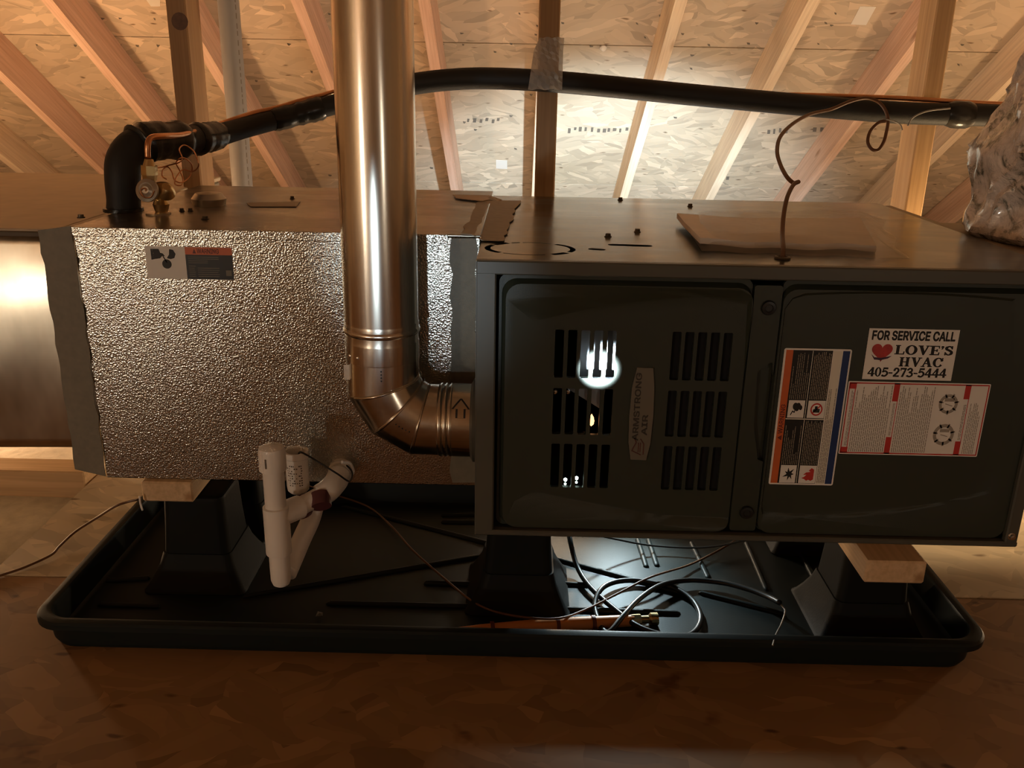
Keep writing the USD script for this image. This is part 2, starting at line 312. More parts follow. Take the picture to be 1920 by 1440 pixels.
PAPERB = plain('booklet_paper', (.78, .68, .58), .5, bump=.2, bscale=18., vary=.1)
WHITE = plain('label_white', (.86, .83, .78), .45)
GREYL = plain('label_grey_print', (.36, .33, .28), .5)
ORANGE = plain('label_orange', (.62, .13, .03), .45)
RED = plain('label_red', (.55, .035, .025), .45)
BLUE = plain('label_blue', (.012, .035, .14), .45)
LBLACK = plain('label_black', (.010, .009, .008), .45)
LCREAM = plain('label_cream', (.78, .74, .64), .45)
BROWNW = plain('brown_wire_sheath', (.125, .05, .016), .5)
GREYW = plain('grey_wire_sheath', (.30, .28, .25), .35)
STEELW = plain('bright_wire', (.75, .74, .70), .25, 1.0)
ORANGEP = plain('orange_plastic', (.80, .30, .07), .4)
DARKRED = plain('dark_red_band', (.16, .03, .015), .5)
FILM = film('clear_wrap', (.55, .51, .46), .48, .3, .2, 16.)
BAG = film('clear_bag', (.72, .66, .58), .84, .16, .7, 24.)
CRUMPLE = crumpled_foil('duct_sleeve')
CARD = plain('return_board', (.26, .20, .125), .5, bump=.1, bscale=14., vary=.12)
FLAME = plain('flame', (1, .5, .2), .5, emit=((1.0, .42, .16), 3.0))
LED = plain('status_light', (.7, 1, .8), .5, emit=((.75, 1.0, .86), 4.0))
SCREW = plain('screw_steel', (.10, .085, .065), .4, .6)
SCREWB = plain('bright_screw', (.8, .78, .72), .2, 1.0)

# ================================================================== THE SETTING
S = .5833; NRM = np.array([0, S, 1.0]) / math.hypot(S, 1)
YR = -.25                                   # ridge
def deck(y): return 3.07 - S * y            # underside of the back slope
def slab(x0, x1, y0, y1, t0, t1, front=False):
    """A piece lying along the roof slope, from t0 to t1 below the deck's underside (measured square to it)."""
    pts = []
    for x in (x0, x1):
        for y in (y0, y1):
            for t in (t0, t1):
                p = np.array([x, y, deck(y)]) - NRM * t
                if front: p[1] = 2 * YR - p[1]
                pts.append(p)
    return hull(pts)
roof = struct('ceiling')
seam0, step = 3.526, 1.0575
RX = [-3.57, -3.165, -2.76, -2.355, -1.967, -1.556, -1.15, -.75, -.345, .04, .46, .87, 1.287, 1.72, 2.13, 2.54, 2.95, 3.36, 3.77]
RX = [x + .019 for x in RX]
for r in range(-4, 3):
    ya, yb = seam0 + step * (r - 1), seam0 + step * r
    ya, yb = max(ya, YR), min(yb, 5.62)
    if yb - ya < .05: continue
    cuts = [-4.2] + [RX[i] for i in range(3 + 3 * (r % 2), len(RX), 6)] + [4.2]
    for a, b in zip(cuts, cuts[1:]):
        put('osb_panel', slab(a + .0015, b - .0015, ya + .003, yb - .003, -.0125, rng.uniform(-.0006, .0006)), OSB_R[rng.randrange(3)], roof, False)
for i, x in enumerate(RX):
    j = rng.choice((0, 0, 1, 1, 2)); 
    if abs(x - .479) < .01 or abs(x - .059) < .01 : j = 2
    dx = .0
    m = slab(x - .019, x + .019, YR + .02, 5.55, 0.0008, .14)
    put('rafter', m, W_RAF[j], roof, False)
for r in range(0, 5):
    ya, yb = YR + 1.3 * r, min(YR + 1.3 * (r + 1), 5.62)
    cuts = [-4.2, -1.8 + .6 * (r % 2), .7 + .6 * (r % 2), 4.2]
    for a, b in zip(cuts, cuts[1:]):
        put('osb_panel', slab(a + .0015, b - .0015, ya + .002, yb - .002, -.0125, 0, True), OSB_RF, roof, False)
for x in RX[::1]:
    put('rafter', slab(x - .019, x + .019, YR + .02, 5.55, .0008, .14, True), W_RAF[rng.randrange(2)], roof, False)
put('ridge_board', cbox(-4.2, 4.2, YR - .018, YR + .018, deck(YR) - .20, deck(YR) - .01), W_X, roof, False)
# paper stickers, nail and mill stamps on the underside of the deck
def on_deck(px, py, t=.0012):
    w = RM.T @ np.array([px - 960, py - 720, F]); n = np.array([0, S, 1.0]); return EYE + w * ((3.07 - t * math.hypot(S, 1) - n @ EYE) / (n @ w))
def deck_patch(pts): 
    p = np.array([on_deck(*q) for q in pts]); return hull(np.vstack([p, p + NRM * .0009]))
put('paper_sticker', deck_patch(((1613, 12), (1643, 13), (1624, 47), (1595, 46))), PAPER, roof, False, label='white paper sticker on the roof boards near the right post')
put('paper_sticker', deck_patch(((270, -6), (300, -4), (300, 12), (283, 12))), PAPER, roof, False, label='white paper sticker at the top edge beside the left post')
put('paper_sticker', deck_patch(((930, 300), (951, 301), (951, 317), (930, 316))), PAPER, roof, False, label='small white paper square low on the roof boards')
p = on_deck(1131, 88); put('roofing_nail', cat(lathe(p, [(.0, 0), (.013, .0), (.014, .004), (.009, .012), (.004, .016), (0, .017)], 14, -NRM)), PAPER, roof, label='pale nail cap in the board seam')
def stamp(px0, px1, py, n, h=9):
    ms = []
    for k in range(n):
        x = px0 + (px1 - px0) * (k + rng.uniform(.1, .4)) / n; w = (px1 - px0) / n * rng.uniform(.3, .6); y = py + rng.uniform(-2, 2) + (x - px0) * .012; hh = h * rng.uniform(.5, 1)
        ms.append(deck_patch(((x, y), (x + w, y + .2), (x + w - 1, y + hh), (x - 1, y + hh))))
    return cat(*ms)
for a in ((873, 942, 222, 6), (1063, 1180, 240, 11), (1437, 1480, 242, 4), (1523, 1590, 240, 6), (1340, 1370, 330, 3)):
    put('mill_stamp', stamp(*a), INKS, roof, False)
pts = []
for k in range(70):
    px, py = rng.uniform(60, 1840), rng.choice((rng.uniform(20, 75), rng.uniform(95, 335), 83 + rng.uniform(-3, 3)))
    pts.append(deck_patch(((px, py), (px + rng.uniform(3, 8), py + 1), (px + rng.uniform(3, 6), py + rng.uniform(2, 5)), (px + 1, py + 3))))
put('nail_tip', cat(*pts), INKS, roof, False, kind='stuff')

floor = struct('floor')
FY = 1.455
def board(x0, x1, y0, y1, m): put('osb_panel', cbox(x0 + .001, x1 - .001, y0 + .0015, y1 - .0015, -.018, 0, .0015), m, floor, False)
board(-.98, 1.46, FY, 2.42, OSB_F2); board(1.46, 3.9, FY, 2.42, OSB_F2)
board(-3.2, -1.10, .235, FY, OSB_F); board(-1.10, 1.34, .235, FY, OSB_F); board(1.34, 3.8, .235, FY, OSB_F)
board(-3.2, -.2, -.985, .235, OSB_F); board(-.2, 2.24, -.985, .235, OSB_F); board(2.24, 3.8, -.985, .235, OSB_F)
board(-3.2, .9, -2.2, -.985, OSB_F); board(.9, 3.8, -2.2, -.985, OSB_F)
xs, ys = np.linspace(-4.17, 4.17, 120), np.linspace(-5.3, 4.8, 130)
PX, PY = np.meshgrid(xs, ys, indexing='ij')
PZ = -.046 + .022 * meshkit.fbm(np.stack([PX * 3, PY * 3, PX * 0], -1), 4, 3)
P = np.stack([PX, PY, PZ], -1)
tag(put('attic_insulation', thick(P, (0, 0, -.06)), INSUL, None, True), 'grey loose-fill insulation lying below the platform at its left edge', 'insulation', kind='stuff')
for name, x in (('wall_left', -4.2), ('wall_right', 4.2)):
    s = 1 if x > 0 else -1
    pts = [(x + s * a, y, z) for a in (0, .02) for y, z in ((YR, deck(YR)), (5.62, deck(5.62)), (5.62, -.2), (2 * YR - 5.62, -.2), (2 * YR - 5.62, deck(5.62)))]
    struct(name, hull(pts), OSB_W)
# joists under the platform edge


j = cbox(-1.9, -.983, 1.85, 1.922, -.07, .030, .003)
tag(put('floor_joist', j, W_X, None, False), 'wooden joist lying below the left duct at the edge of the floor', 'lumber')

# posts in front of the roof
def post(px0, px1, y, d, label, mat=W_POST):
    a, b = at(px0, 200, Y=y)[0], at(px1, 200, Y=y)[0]
    t = thing('wooden_post', label, 'post', (a, y, 0))
    put('timber', cbox(a, b, y, y + d, 0, deck(y + d) - .01, .003), mat, t, False)
    return t
p1 = post(329, 365, 2.06, .089, 'brown wooden post left of the metal vent pipe, with a dark knot near its top')
k = at(337, 40, Y=2.06); put('knot', lathe((k[0], 2.0605, k[2]), [(0, -.001), (.015, -.001), (.018, .0005), (0, .001)], 16, (0, -1, 0)), plain('wood_knot', (.13, .06, .025), .6, vary=.3, bscale=90.), p1)
post(1007, 1045, 2.06, .089, 'dark wooden post in the middle behind the furnace, with clear wrap around it')
post(1727, 1762, 2.06, .089, 'pale wooden post at the right behind the furnace and the looping wire', W_POST2)

# ================================================================== FURNACE
XL, XR, YF, YB, ZB, ZT = -.065, .776, 1.2547, 2.0067, .216, .647
fur = thing('furnace', 'dark grey gas furnace lying on its side on wood blocks over the black pan', 'furnace', (XL, YF, ZB))
shell = to_m3(box(XL, XR, YF, YB, ZB, ZT)) - to_m3(box(XL + .0015, XR - .0015, YF - .1, YB - .0015, ZB + .0015, ZT - .0015))
TOPZ = ZT
cutters = []
def slit(pts_px, w, poly=None):
    g = poly if poly is not None else LineString([at(x, y, Z=TOPZ)[:2] for x, y in pts_px]).buffer(w)
    e = trimesh.creation.extrude_polygon(g, .02, engine='earcut'); e.apply_translation([0, 0, ZT - .01]); return to_m3(e)
c0 = at(994, 466, Z=TOPZ); rx = (at(1074, 468, Z=TOPZ)[0] - at(914, 464, Z=TOPZ)[0]) / 2; ry = .052
def arc(a0, a1, w): return Polygon([(c0[0] + (rx + w) * math.cos(math.radians(a)), c0[1] + (ry + w) * math.sin(math.radians(a))) for a in np.linspace(a0, a1, 24)] + [(c0[0] + (rx - w) * math.cos(math.radians(a)), c0[1] + (ry - w) * math.sin(math.radians(a))) for a in np.linspace(a1, a0, 24)])
for a0, a1, w in ((-26, 52, .0042), (60, 100, .0018), (104, 116, .003), (122, 148, .006), (152, 226, .0045), (232, 290, .0018), (300, 326, .006)): cutters.append(slit(None, 0, arc(a0, a1, w)))
cutters.append(slit(((1150, 459), (1213, 461)), .0085)); cutters.append(slit(((1112, 467), (1126, 468)), .0075))
gh = at(1467, 485, Z=TOPZ); cutters.append(slit(None, 0, Point(gh[0], gh[1]).buffer(.009)))
for c in cutters: shell = shell - c
shell_t = from_m3(shell)
cen = shell_t.triangles_center
topf = cen[:, 2] > ZT - .004
put('cabinet', trimesh.Trimesh(shell_t.vertices, shell_t.faces[~topf], process=True), CAB, fur, False)
put('cabinet_top', trimesh.Trimesh(shell_t.vertices, shell_t.faces[topf], process=True), TOPM, fur, False)
# front flanges
fl = [cbox(XL, -.036, YF - .0005, YF + .012, ZB, ZT, .002), cbox(XL, XR + .003, YF - .001, YF + .014, ZT - .019, ZT + .0012, .002),
      cbox(XL, XR + .003, YF - .001, YF + .014, ZB - .001, ZB + .008, .002), cbox(XR - .017, XR + .002, YF - .0005, YF + .012, ZB, ZT, .002)]
for m in fl: put('flange', m, CAB, fur, 20)
X0, X1, Z0, Z1 = -.034, XR - .017, ZB + .010, ZT - .021
YD = YF + .008                                   # front of the doors
def fp(px, py): q = at(px, py, Y=YD); return (q[0], q[2])
def loft(outer, inner, yo, yi): return m3.Manifold.hull_points(np.array([(x, yo, z) for x, z in outer] + [(x, yi, z) for x, z in inner], np.float32).tolist())
def prism(poly, y0, y1):
    e = trimesh.creation.extrude_polygon(poly, y1 - y0, engine='earcut'); v = e.vertices
    t = trimesh.Trimesh(np.c_[v[:, 0], y0 + v[:, 2], v[:, 1]], e.faces, process=False); t.invert(); return to_m3(t)
def arcpts(a, b, sag, n=12):
    """Points from a to b bulging by sag (in z)."""
    t = np.linspace(0, 1, n); a, b = np.array(a), np.array(b); return [tuple(a + (b - a) * s + np.array([0, sag * 4 * s * (1 - s)])) for s in t]
xc0 = fp(1413, 560)[0]; xc1 = fp(1470, 560)[0]
# burner door: a raised pillow with a bowed recess that holds the louvres
outer = rrect(X0 + .012, Z0, xc0, Z1 - .012, .022)
slabm = loft(list(rrect(X0 + .002, Z0, xc0, Z1, .012).exterior.coords), list(rrect(X0 + .002, Z0, xc0, Z1, .012).exterior.coords), YD + .010, YD + .016)
pil = loft(list(outer.exterior.coords), list(rrect(X0 + .006, Z0, xc0, Z1 - .006, .022).exterior.coords), YD, YD + .010)
doorm = slabm + pil
ro = arcpts(fp(962, 572), fp(1396, 547), .012) + [fp(1411, 557), fp(1388, 985)] + arcpts(fp(1386, 990), fp(962, 940), -.012)
ri = arcpts(fp(1000, 606), fp(1380, 560), .012) + [fp(1404, 575), fp(1382, 970)] + arcpts(fp(1375, 976), fp(1002, 925), -.012)
doorm = doorm - loft(ro, ri, YD - .0005, YD + .009)
slots = []
for col, (xa, rows) in enumerate(((( .051, .1275), ((.545, .471), (.4545, .3805), (.365, .292))), ((.2225, .2975), ((.5455, .471), (.4545, .3805), (.365, .292))))):
    for (zt, zb) in rows:
        for k in range(5):
            x = xa[0] + (xa[1] - xa[0]) * k / 4; slots.append((x, zb, x + .0132, zt))
for (x, zb, x2, zt) in slots: doorm = doorm - prism(rrect(x, zb, x2, zt, .0022), YD - .01, YD + .03)
put('burner_door', from_m3(doorm), DOOR, fur, 32)
# louvre linings behind the slots
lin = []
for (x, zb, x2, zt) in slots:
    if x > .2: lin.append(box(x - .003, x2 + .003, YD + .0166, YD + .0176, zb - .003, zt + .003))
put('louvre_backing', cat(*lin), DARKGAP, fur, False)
# what the flashlight shows inside the left louvres
put('heat_shield', cbox(.088, .17, YD + .055, YD + .058, .44, .60, .0005), plain('shield_steel', (.13, .135, .14), .6), fur, False)
put('heat_shield', hull([(.06, YD + .040, .452), (.10, YD + .040, .452), (.128, YD + .040, .41), (.134, YD + .043, .46), (.06, YD + .043, .455)]), plain('shield_edge', (.2, .2, .21), .5), fur, False)
for px, py in ((1065, 893), (1086, 890)):
    q = at(px - 5, py + 6, Y=YD + .03); put('status_light', cat(lathe((q[0], YD + .03, q[2]), [(0, 0), (.0031, 0), (.0026, .003), (0, .004)], 12, (0, -1, 0)), lathe((q[0], YD + .03, q[2] - .0075), [(0, 0), (.0022, 0), (.0018, .002), (0, .003)], 12, (0, -1, 0))), LED, fur, label='small glowing status light behind the lower louvre')
q = at(1109, 787, Y=YD + .03); put('burner_flame', lathe((q[0], YD + .03, q[2] - .011), [(0, 0), (.0038, .004), (.0046, .009), (.0035, .015), (0, .021)], 12), FLAME, fur, label='orange flame seen through the middle louvre')
for px, py in ((1041, 735), (1065, 735), (1094, 813), (1047, 814), (1070, 812)):
    q = at(px, py, Y=YD + .028); put('screw', lathe((q[0], YD + .03, q[2]), [(0, 0), (.004, 0), (.0032, .003), (0, .0035)], 6, (0, -1, 0)), SCREWB, fur)
# name plate with raised lettering
def zx(shape): return affinity.rotate(shape, 90, origin=(0, 0))          # reads upwards
npl = Polygon(arcpts((.172, .344), (.172, .489), 0) and [(.1735, .3435), (.1955, .343), (.2000, .37), (.2015, .415), (.2000, .46), (.1965, .489), (.1745, .489), (.1690, .46), (.1675, .415), (.1690, .37)]).buffer(.002).buffer(-.001)
plate = put('name_plate', flat(npl, YD + .009, .003), plain('name_plate_plastic', (.150, .135, .105), .4), fur, 30)
put('lettering', cat(flat(fit(zx(text_shape('ARMSTRONG', .01, True)), .1725, .374, .1815, .482), YD + .0062, .0009), flat(fit(zx(text_shape('AIR', .01, True)), .1860, .383, .1945, .416), YD + .0062, .0009)), plain('plate_letter', (.045, .038, .030), .4), plate, False)
tri = LineString([(.187, .351), (.1735, .3575), (.1795, .371), (.1765, .378)]).buffer(.0008).union(LineString([(.191, .352), (.191, .369), (.186, .3765)]).buffer(.0008)).union(unary_union([LineString([(.183 + d, .356), (.183 + d, .370)]).buffer(.0007) for d in (0, .003)]))
put('emblem', flat(tri, YD + .0062, .0009), plain('plate_emblem', (.10, .035, .028), .4), plate, False)
# centre strip with knobs and finger recess
st = prism(rrect(xc0 + .0015, Z0 + .001, xc1 - .0015, Z1 - .008, .004), YD + .004, YD + .016)
hz = [fp(1424, 700), fp(1447, 684), fp(1452, 760), fp(1445, 870), fp(1424, 862), fp(1417, 800)]
hs = Polygon(hz).buffer(.004).buffer(-.002)
st = st - prism(hs, YD - .01, YD + .014)
put('centre_strip', from_m3(st), DOOR, fur, 30)
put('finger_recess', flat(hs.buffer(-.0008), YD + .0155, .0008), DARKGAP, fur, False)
for px, py in ((1442, 578), (1398, 962)):
    q = at(px, py, Y=YD); x = q[0] + (.0 if py < 700 else .002)
    put('knob', lathe((x, YD + .005, q[2]), [(0, 0), (.0105, 0), (.0110, .003), (.0098, .006), (.006, .0065), (.005, .0050), (0, .0050)], 24, (0, -1, 0)), RUBBER, fur)
# blower door
bo = rrect(xc1, Z0, X1, Z1 - .012, .020)
bd = loft(list(rrect(xc1, Z0, X1, Z1, .010).exterior.coords), list(rrect(xc1, Z0, X1, Z1, .010).exterior.coords), YD + .010, YD + .016) + loft(list(bo.exterior.coords), list(rrect(xc1 - .0001, Z0, X1, Z1 - .006, .02).exterior.coords), YD, YD + .010)
bo2 = [(xc1 + .0025, Z1 - .040), (xc1 + .012, Z1 - .024)] + arcpts(fp(1510, 549), fp(1905, 560), .006) + [(X1 - .012, .36)] + arcpts(fp(1862, 925), (xc1 + .006, fp(1470, 968)[1]), -.020) + [(xc1 + .0025, fp(1452, 955)[1])]
bi2 = [(xc1 + .0045, Z1 - .042), (xc1 + .014, Z1 - .027)] + arcpts(fp(1512, 555), fp(1900, 566), .006) + [(X1 - .018, .362)] + arcpts(fp(1855, 921), (xc1 + .008, fp(1475, 962)[1]), -.020) + [(xc1 + .0045, fp(1458, 950)[1])]
bd = bd - loft(bo2, bi2, YD - .0005, YD + .0035)
put('blower_door', from_m3(bd), DOOR, fur, 32)
YL = YD + .0034
# warning label
def lines(x0, x1, z0, z1, n, rag=.4, w=.45, seed=1, from_bottom=True):
    """Columns of small upright print (the label reads sideways)."""
    r = random.Random(seed); out = []; pitch = (x1 - x0) / n
    for k in range(n):
        x = x0 + pitch * (k + .5); ln = (z1 - z0) * (1 - rag * r.random() ** 2); z = z0
        while z < z0 + ln:
            l = r.uniform(.003, .009); e = min(z + l, z0 + ln); out.append(sbox(x - pitch * w / 2, z, x + pitch * w / 2, e)); z = e + .0009
    return out
def sheet(shapes, lay): return cat(*[flat(s, YL - .0004 - .00025 * lay, .00026) for s in shapes])
WX0, WX1, WZ0, WZ1 = .386, .4845, .308, .526
wl = put('warning_label', flat(rrect(WX0, WZ0, WX1, WZ1, .003), YL, .0004), WHITE, fur, False, label='tall orange, black and blue warning label on the right door')
def U(a): return WX0 + (WX1 - WX0) * a
def V(b): return WZ0 + (WZ1 - WZ0) * b
put('orange_band', sheet([sbox(U(.03), V(.012), U(.135), V(.988))], 0), ORANGE, wl, False)
put('black_field', sheet([sbox(U(.135), V(.012), U(.72), V(.988))], 0), LBLACK, wl, False)
put('cream_field', sheet([sbox(U(.73), V(.012), U(.865), V(.985))], 0), LCREAM, wl, False)
put('blue_band', sheet([sbox(U(.872), V(.012), U(.975), V(.988))], 0), BLUE, wl, False)
put('divider', sheet([sbox(U(.423), V(.012), U(.432), V(.985)), sbox(U(.14), V(.492), U(.72), V(.50))], 1), LCREAM, wl, False)
pics = [(U(.16), V(.015), U(.405), V(.150)), (U(.455), V(.015), U(.715), V(.150)), (U(.16), V(.505), U(.405), V(.632)), (U(.455), V(.505), U(.715), V(.632))]
for b in pics: put('pictogram_field', sheet([sbox(*b)], 1), WHITE, wl, False)
def pic(b, shape): return fit(shape, b[0] + (b[2] - b[0]) * .16, b[1] + (b[3] - b[1]) * .14, b[2] - (b[2] - b[0]) * .14, b[3] - (b[3] - b[1]) * .14)
burst = Polygon([((1.0 if k % 2 == 0 else .42) * math.cos(k * math.pi / 7) * (1 + .25 * (k % 3)), (1.0 if k % 2 == 0 else .38) * math.sin(k * math.pi / 7)) for k in range(14)])
flm = Polygon([(1, -.55), (1, .75), (.55, .95), (.1, .6), (.45, .45), (-.3, .35), (-.75, .05), (-.2, .08), (-.55, -.25), (-1, -.4), (-.5, -.52), (-.15, -.75), (.2, -.6), (.6, -.75)])
cloud = unary_union([Point(.1, .25).buffer(.45), Point(.6, .3).buffer(.4), Point(1.0, .1).buffer(.3), Point(.4, 0).buffer(.35), LineString([(.1, -.2), (.0, -.5), (-.3, -.35), (-.6, -.8)]).buffer(.07)])
ring = Point(0, 0).buffer(1).difference(Point(0, 0).buffer(.78)).union(LineString([(-.62, -.62), (.62, .62)]).buffer(.09)); manp = Polygon([(-.35, -.4), (.45, -.4), (.45, .1), (.15, .1), (.15, .45), (-.15, .45), (-.15, .1), (-.35, 0)])
for g, m in ((pic(pics[0], burst), INK), (pic(pics[2], cloud), INK), (affinity.scale(pic(pics[3], manp), .55, .5), INK), (pic(pics[1], flm), RED), (pic(pics[3], ring), RED)): put('pictogram', sheet([g], 2), m, wl, False)
wt = zx(text_shape('WARNING', .01, True)); put('lettering', sheet([fit(wt, U(.048), V(.385), U(.118), V(.60)), Polygon([(U(.05), V(.355)), (U(.115), V(.335)), (U(.115), V(.375))])], 1), plain('label_dark_red', (.16, .022, .012), .5), wl, False)
tx = lines(U(.15), U(.41), V(.155), V(.46), 9, .75, .3, 3) + lines(U(.45), U(.715), V(.155), V(.485), 10, .08, .4, 4) + lines(U(.15), U(.41), V(.64), V(.97), 9, .75, .3, 5) + lines(U(.45), U(.715), V(.64), V(.98), 10, .12, .4, 6)
put('small_print', sheet(tx, 1), plain('pale_print', (.34, .29, .22), .5), wl, False, kind='stuff')
put('small_print', sheet(lines(U(.735), U(.86), V(.02), V(.74), 5, .35, .5, 7), 1), GREYL, wl, False, kind='stuff')
# service sticker
SX0, SX1, SZ0, SZ1 = .505, .6355, .481, .5585
sv = put('service_sticker', flat(sbox(SX0, SZ0, SX1, SZ1), YL, .0004), plain('sticker_white', (.88, .85, .80), .4), fur, False, label='white service sticker with a red heart on the right door')
def SU(a): return SX0 + (SX1 - SX0) * a
def SV(b): return SZ0 + (SZ1 - SZ0) * b
put('lettering', sheet([fit(text_shape('FOR SERVICE CALL', .01, True).buffer(.0003), SU(.04), SV(.775), SU(.965), SV(.965))], 0), INK, sv, False)
def glyph(c):
    L = lambda pts, w: LineString(pts).buffer(w / 2, cap_style=2, join_style=2)
    B = lambda x0, z0, x1, z1: sbox(x0, z0, x1, z1)
    ser = lambda x, z, w=.34: B(x - w / 2, z - (0 if z < .5 else .05), x + w / 2, z + (.05 if z < .5 else 0))
    def ell(cx, cz, rx, rz, tx, tz): return affinity.scale(Point(0, 0).buffer(1, 16), rx, rz).difference(affinity.scale(Point(0, 0).buffer(1, 16), rx - tx, rz - tz)), cx, cz
    def E(cx, cz, rx, rz, tx, tz): g, a, b = ell(cx, cz, rx, rz, tx, tz); return affinity.translate(g, a, b)
    if c == 'L': return unary_union([B(.15, 0, .33, 1), ser(.24, 1), B(.04, 0, .72, .06), Polygon([(.66, 0), (.72, 0), (.74, .3), (.70, .3)])]), .8
    if c == 'O': return E(.45, .5, .42, .52, .19, .06), .92
    if c == 'V': return unary_union([Polygon([(.1, 1), (.31, 1), (.54, .22), (.48, -.02), (.42, -.02)]), L([(.46, 0), (.74, 1)], .06), ser(.2, 1), ser(.75, 1, .28)]), .9
    if c == 'E': return unary_union([B(.13, 0, .31, 1), B(.03, 0, .7, .06), B(.03, .94, .68, 1), B(.3, .47, .54, .53), B(.51, .38, .56, .62), Polygon([(.64, 0), (.7, 0), (.72, .28), (.69, .28)]), Polygon([(.62, 1), (.68, 1), (.70, .74), (.67, .74)])]), .8
    if c == "'": return Point(.12, .9).buffer(.09).union(Polygon([(.2, .9), (.13, .68), (.06, .64), (.12, .82)])), .28
    if c == 'S':
        p = spline([(.54, .8), (.42, .95), (.26, .95), (.14, .82), (.16, .66), (.34, .54), (.50, .42), (.55, .24), (.44, .06), (.26, .05), (.12, .2)], 6)
        return unary_union([LineString(p[:24]).buffer(.045), LineString(p[16:46]).buffer(.085), LineString(p[40:]).buffer(.045), B(.53, .68, .58, 1), B(.06, 0, .11, .32)]), .66
    if c == 'H': return unary_union([B(.14, 0, .32, 1), B(.62, 0, .80, 1), B(.3, .47, .64, .53)] + [ser(x, z) for x in (.23, .71) for z in (0, 1)]), .98
    if c == 'A': return unary_union([Polygon([(.40, 1.02), (.50, 1.02), (.82, 0), (.62, 0), (.40, .74)]), L([(.44, .98), (.14, 0)], .06), B(.22, .32, .62, .38), ser(.14, 0, .28), ser(.72, 0)]), .92
    if c == 'C': return unary_union([E(.46, .5, .42, .52, .19, .06).difference(Polygon([(.46, .5), (1.1, .86), (1.1, .2), (.8, .16)])), B(.76, .66, .81, 1.0)]), .9
    if c == '4': return unary_union([B(.36, 0, .52, 1), L([(.42, .97), (.06, .3)], .07), B(.03, .24, .64, .34)]), .66
    if c == '0': return E(.3, .5, .27, .51, .13, .05), .62
    if c == '5': return unary_union([B(.16, .84, .54, 1), L([(.18, .98), (.12, .52)], .07), LineString(spline([(.12, .54), (.32, .62), (.50, .46), (.50, .24), (.32, .05), (.1, .08)], 6)).buffer(.065), Point(.12, .12).buffer(.07)]), .62
    if c == '2': return unary_union([LineString(spline([(.1, .72), (.2, .92), (.38, .92), (.48, .72), (.38, .46), (.12, .1)], 6)).buffer(.065), B(.06, 0, .56, .13), Point(.13, .74).buffer(.07)]), .62
    if c == '7': return unary_union([B(.06, .85, .56, 1), Polygon([(.46, .9), (.56, .9), (.34, 0), (.18, 0)]), B(.06, .7, .1, .9)]), .62
    if c == '3': return unary_union([LineString(spline([(.1, .8), (.26, .96), (.44, .86), (.44, .64), (.26, .53), (.48, .42), (.5, .18), (.3, .04), (.08, .1)], 6)).buffer(.062), Point(.12, .12).buffer(.07)]), .62
    return sbox(.05, .36, .36, .46), .42
def serif(s):
    x, out = 0, []
    for c in s:
        g, w = glyph(c); out.append(affinity.translate(g, x, 0)); x += w
    return unary_union(out).buffer(.022)
put('lettering', sheet([fit(serif("LOVE'S"), SU(.315), SV(.50), SU(.965), SV(.69)), fit(serif('HVAC'), SU(.385), SV(.265), SU(.875), SV(.455)), fit(serif('405-273-5444'), SU(.05), SV(.055), SU(.935), SV(.245))], 0), INK, sv, False)
th = np.linspace(0, 2 * np.pi, 48); heart = Polygon([(16 * math.sin(t) ** 3, 13 * math.cos(t) - 5 * math.cos(2 * t) - 2 * math.cos(3 * t) - math.cos(4 * t)) for t in th[:-1]])
hp = put('heart_emblem', sheet([fit(heart, SU(.06), SV(.345), SU(.29), SV(.70))], 0), plain('heart_red', (.42, .035, .03), .4, vary=.4, bscale=70.), sv, False)
put('heart_ribbon', sheet([Polygon([(SU(.06), SV(.5)), (SU(.10), SV(.44)), (SU(.17), SV(.43)), (SU(.29), SV(.47)), (SU(.25), SV(.42)), (SU(.17), SV(.385)), (SU(.10), SV(.395))])], 1), plain('ribbon_purple', (.055, .022, .05), .4), sv, False)
# instruction label
IX0, IX1, IZ0, IZ1 = .486, .6955, .361, .4775
il = put('instruction_label', flat(rrect(IX0, IZ0, IX1, IZ1, .002), YL, .0004), WHITE, fur, False, label='wide white operating instruction label with red marks')
def IU(a): return IX0 + (IX1 - IX0) * a
def IV(b): return IZ0 + (IZ1 - IZ0) * b
frame = sbox(IU(.008), IV(.015), IU(.992), IV(.985)).difference(sbox(IU(.015), IV(.03), IU(.985), IV(.97)))
reds = [frame, sbox(IU(.012), IV(.90), IU(.06), IV(.98)), sbox(IU(.012), IV(.02), IU(.06), IV(.10)), sbox(IU(.325), IV(.74), IU(.365), IV(.985)), sbox(IU(.325), IV(.015), IU(.365), IV(.25)), sbox(IU(.825), IV(.79), IU(.865), IV(.985)), sbox(IU(.825), IV(.015), IU(.865), IV(.21)), sbox(IU(.052), IV(.1), IU(.057), IV(.9)), sbox(IU(.36), IV(.25), IU(.364), IV(.74)), sbox(IU(.86), IV(.2), IU(.864), IV(.79))]
put('red_mark', sheet(reds, 0), RED, il, False)
tx = lines(IU(.065), IU(.32), IV(.04), IV(.95), 18, .35, .42, 11) + lines(IU(.372), IU(.62), IV(.04), IV(.95), 18, .4, .42, 12) + lines(IU(.03), IU(.05), IV(.12), IV(.88), 2, .1, .5, 13) + lines(IU(.335), IU(.352), IV(.27), IV(.72), 2, .1, .5, 14) + lines(IU(.835), IU(.855), IV(.23), IV(.77), 2, .1, .5, 15) + lines(IU(.88), IU(.965), IV(.04), IV(.76), 7, .3, .42, 16)
put('small_print', sheet(tx, 0), GREYL, il, False, kind='stuff')
dr = []
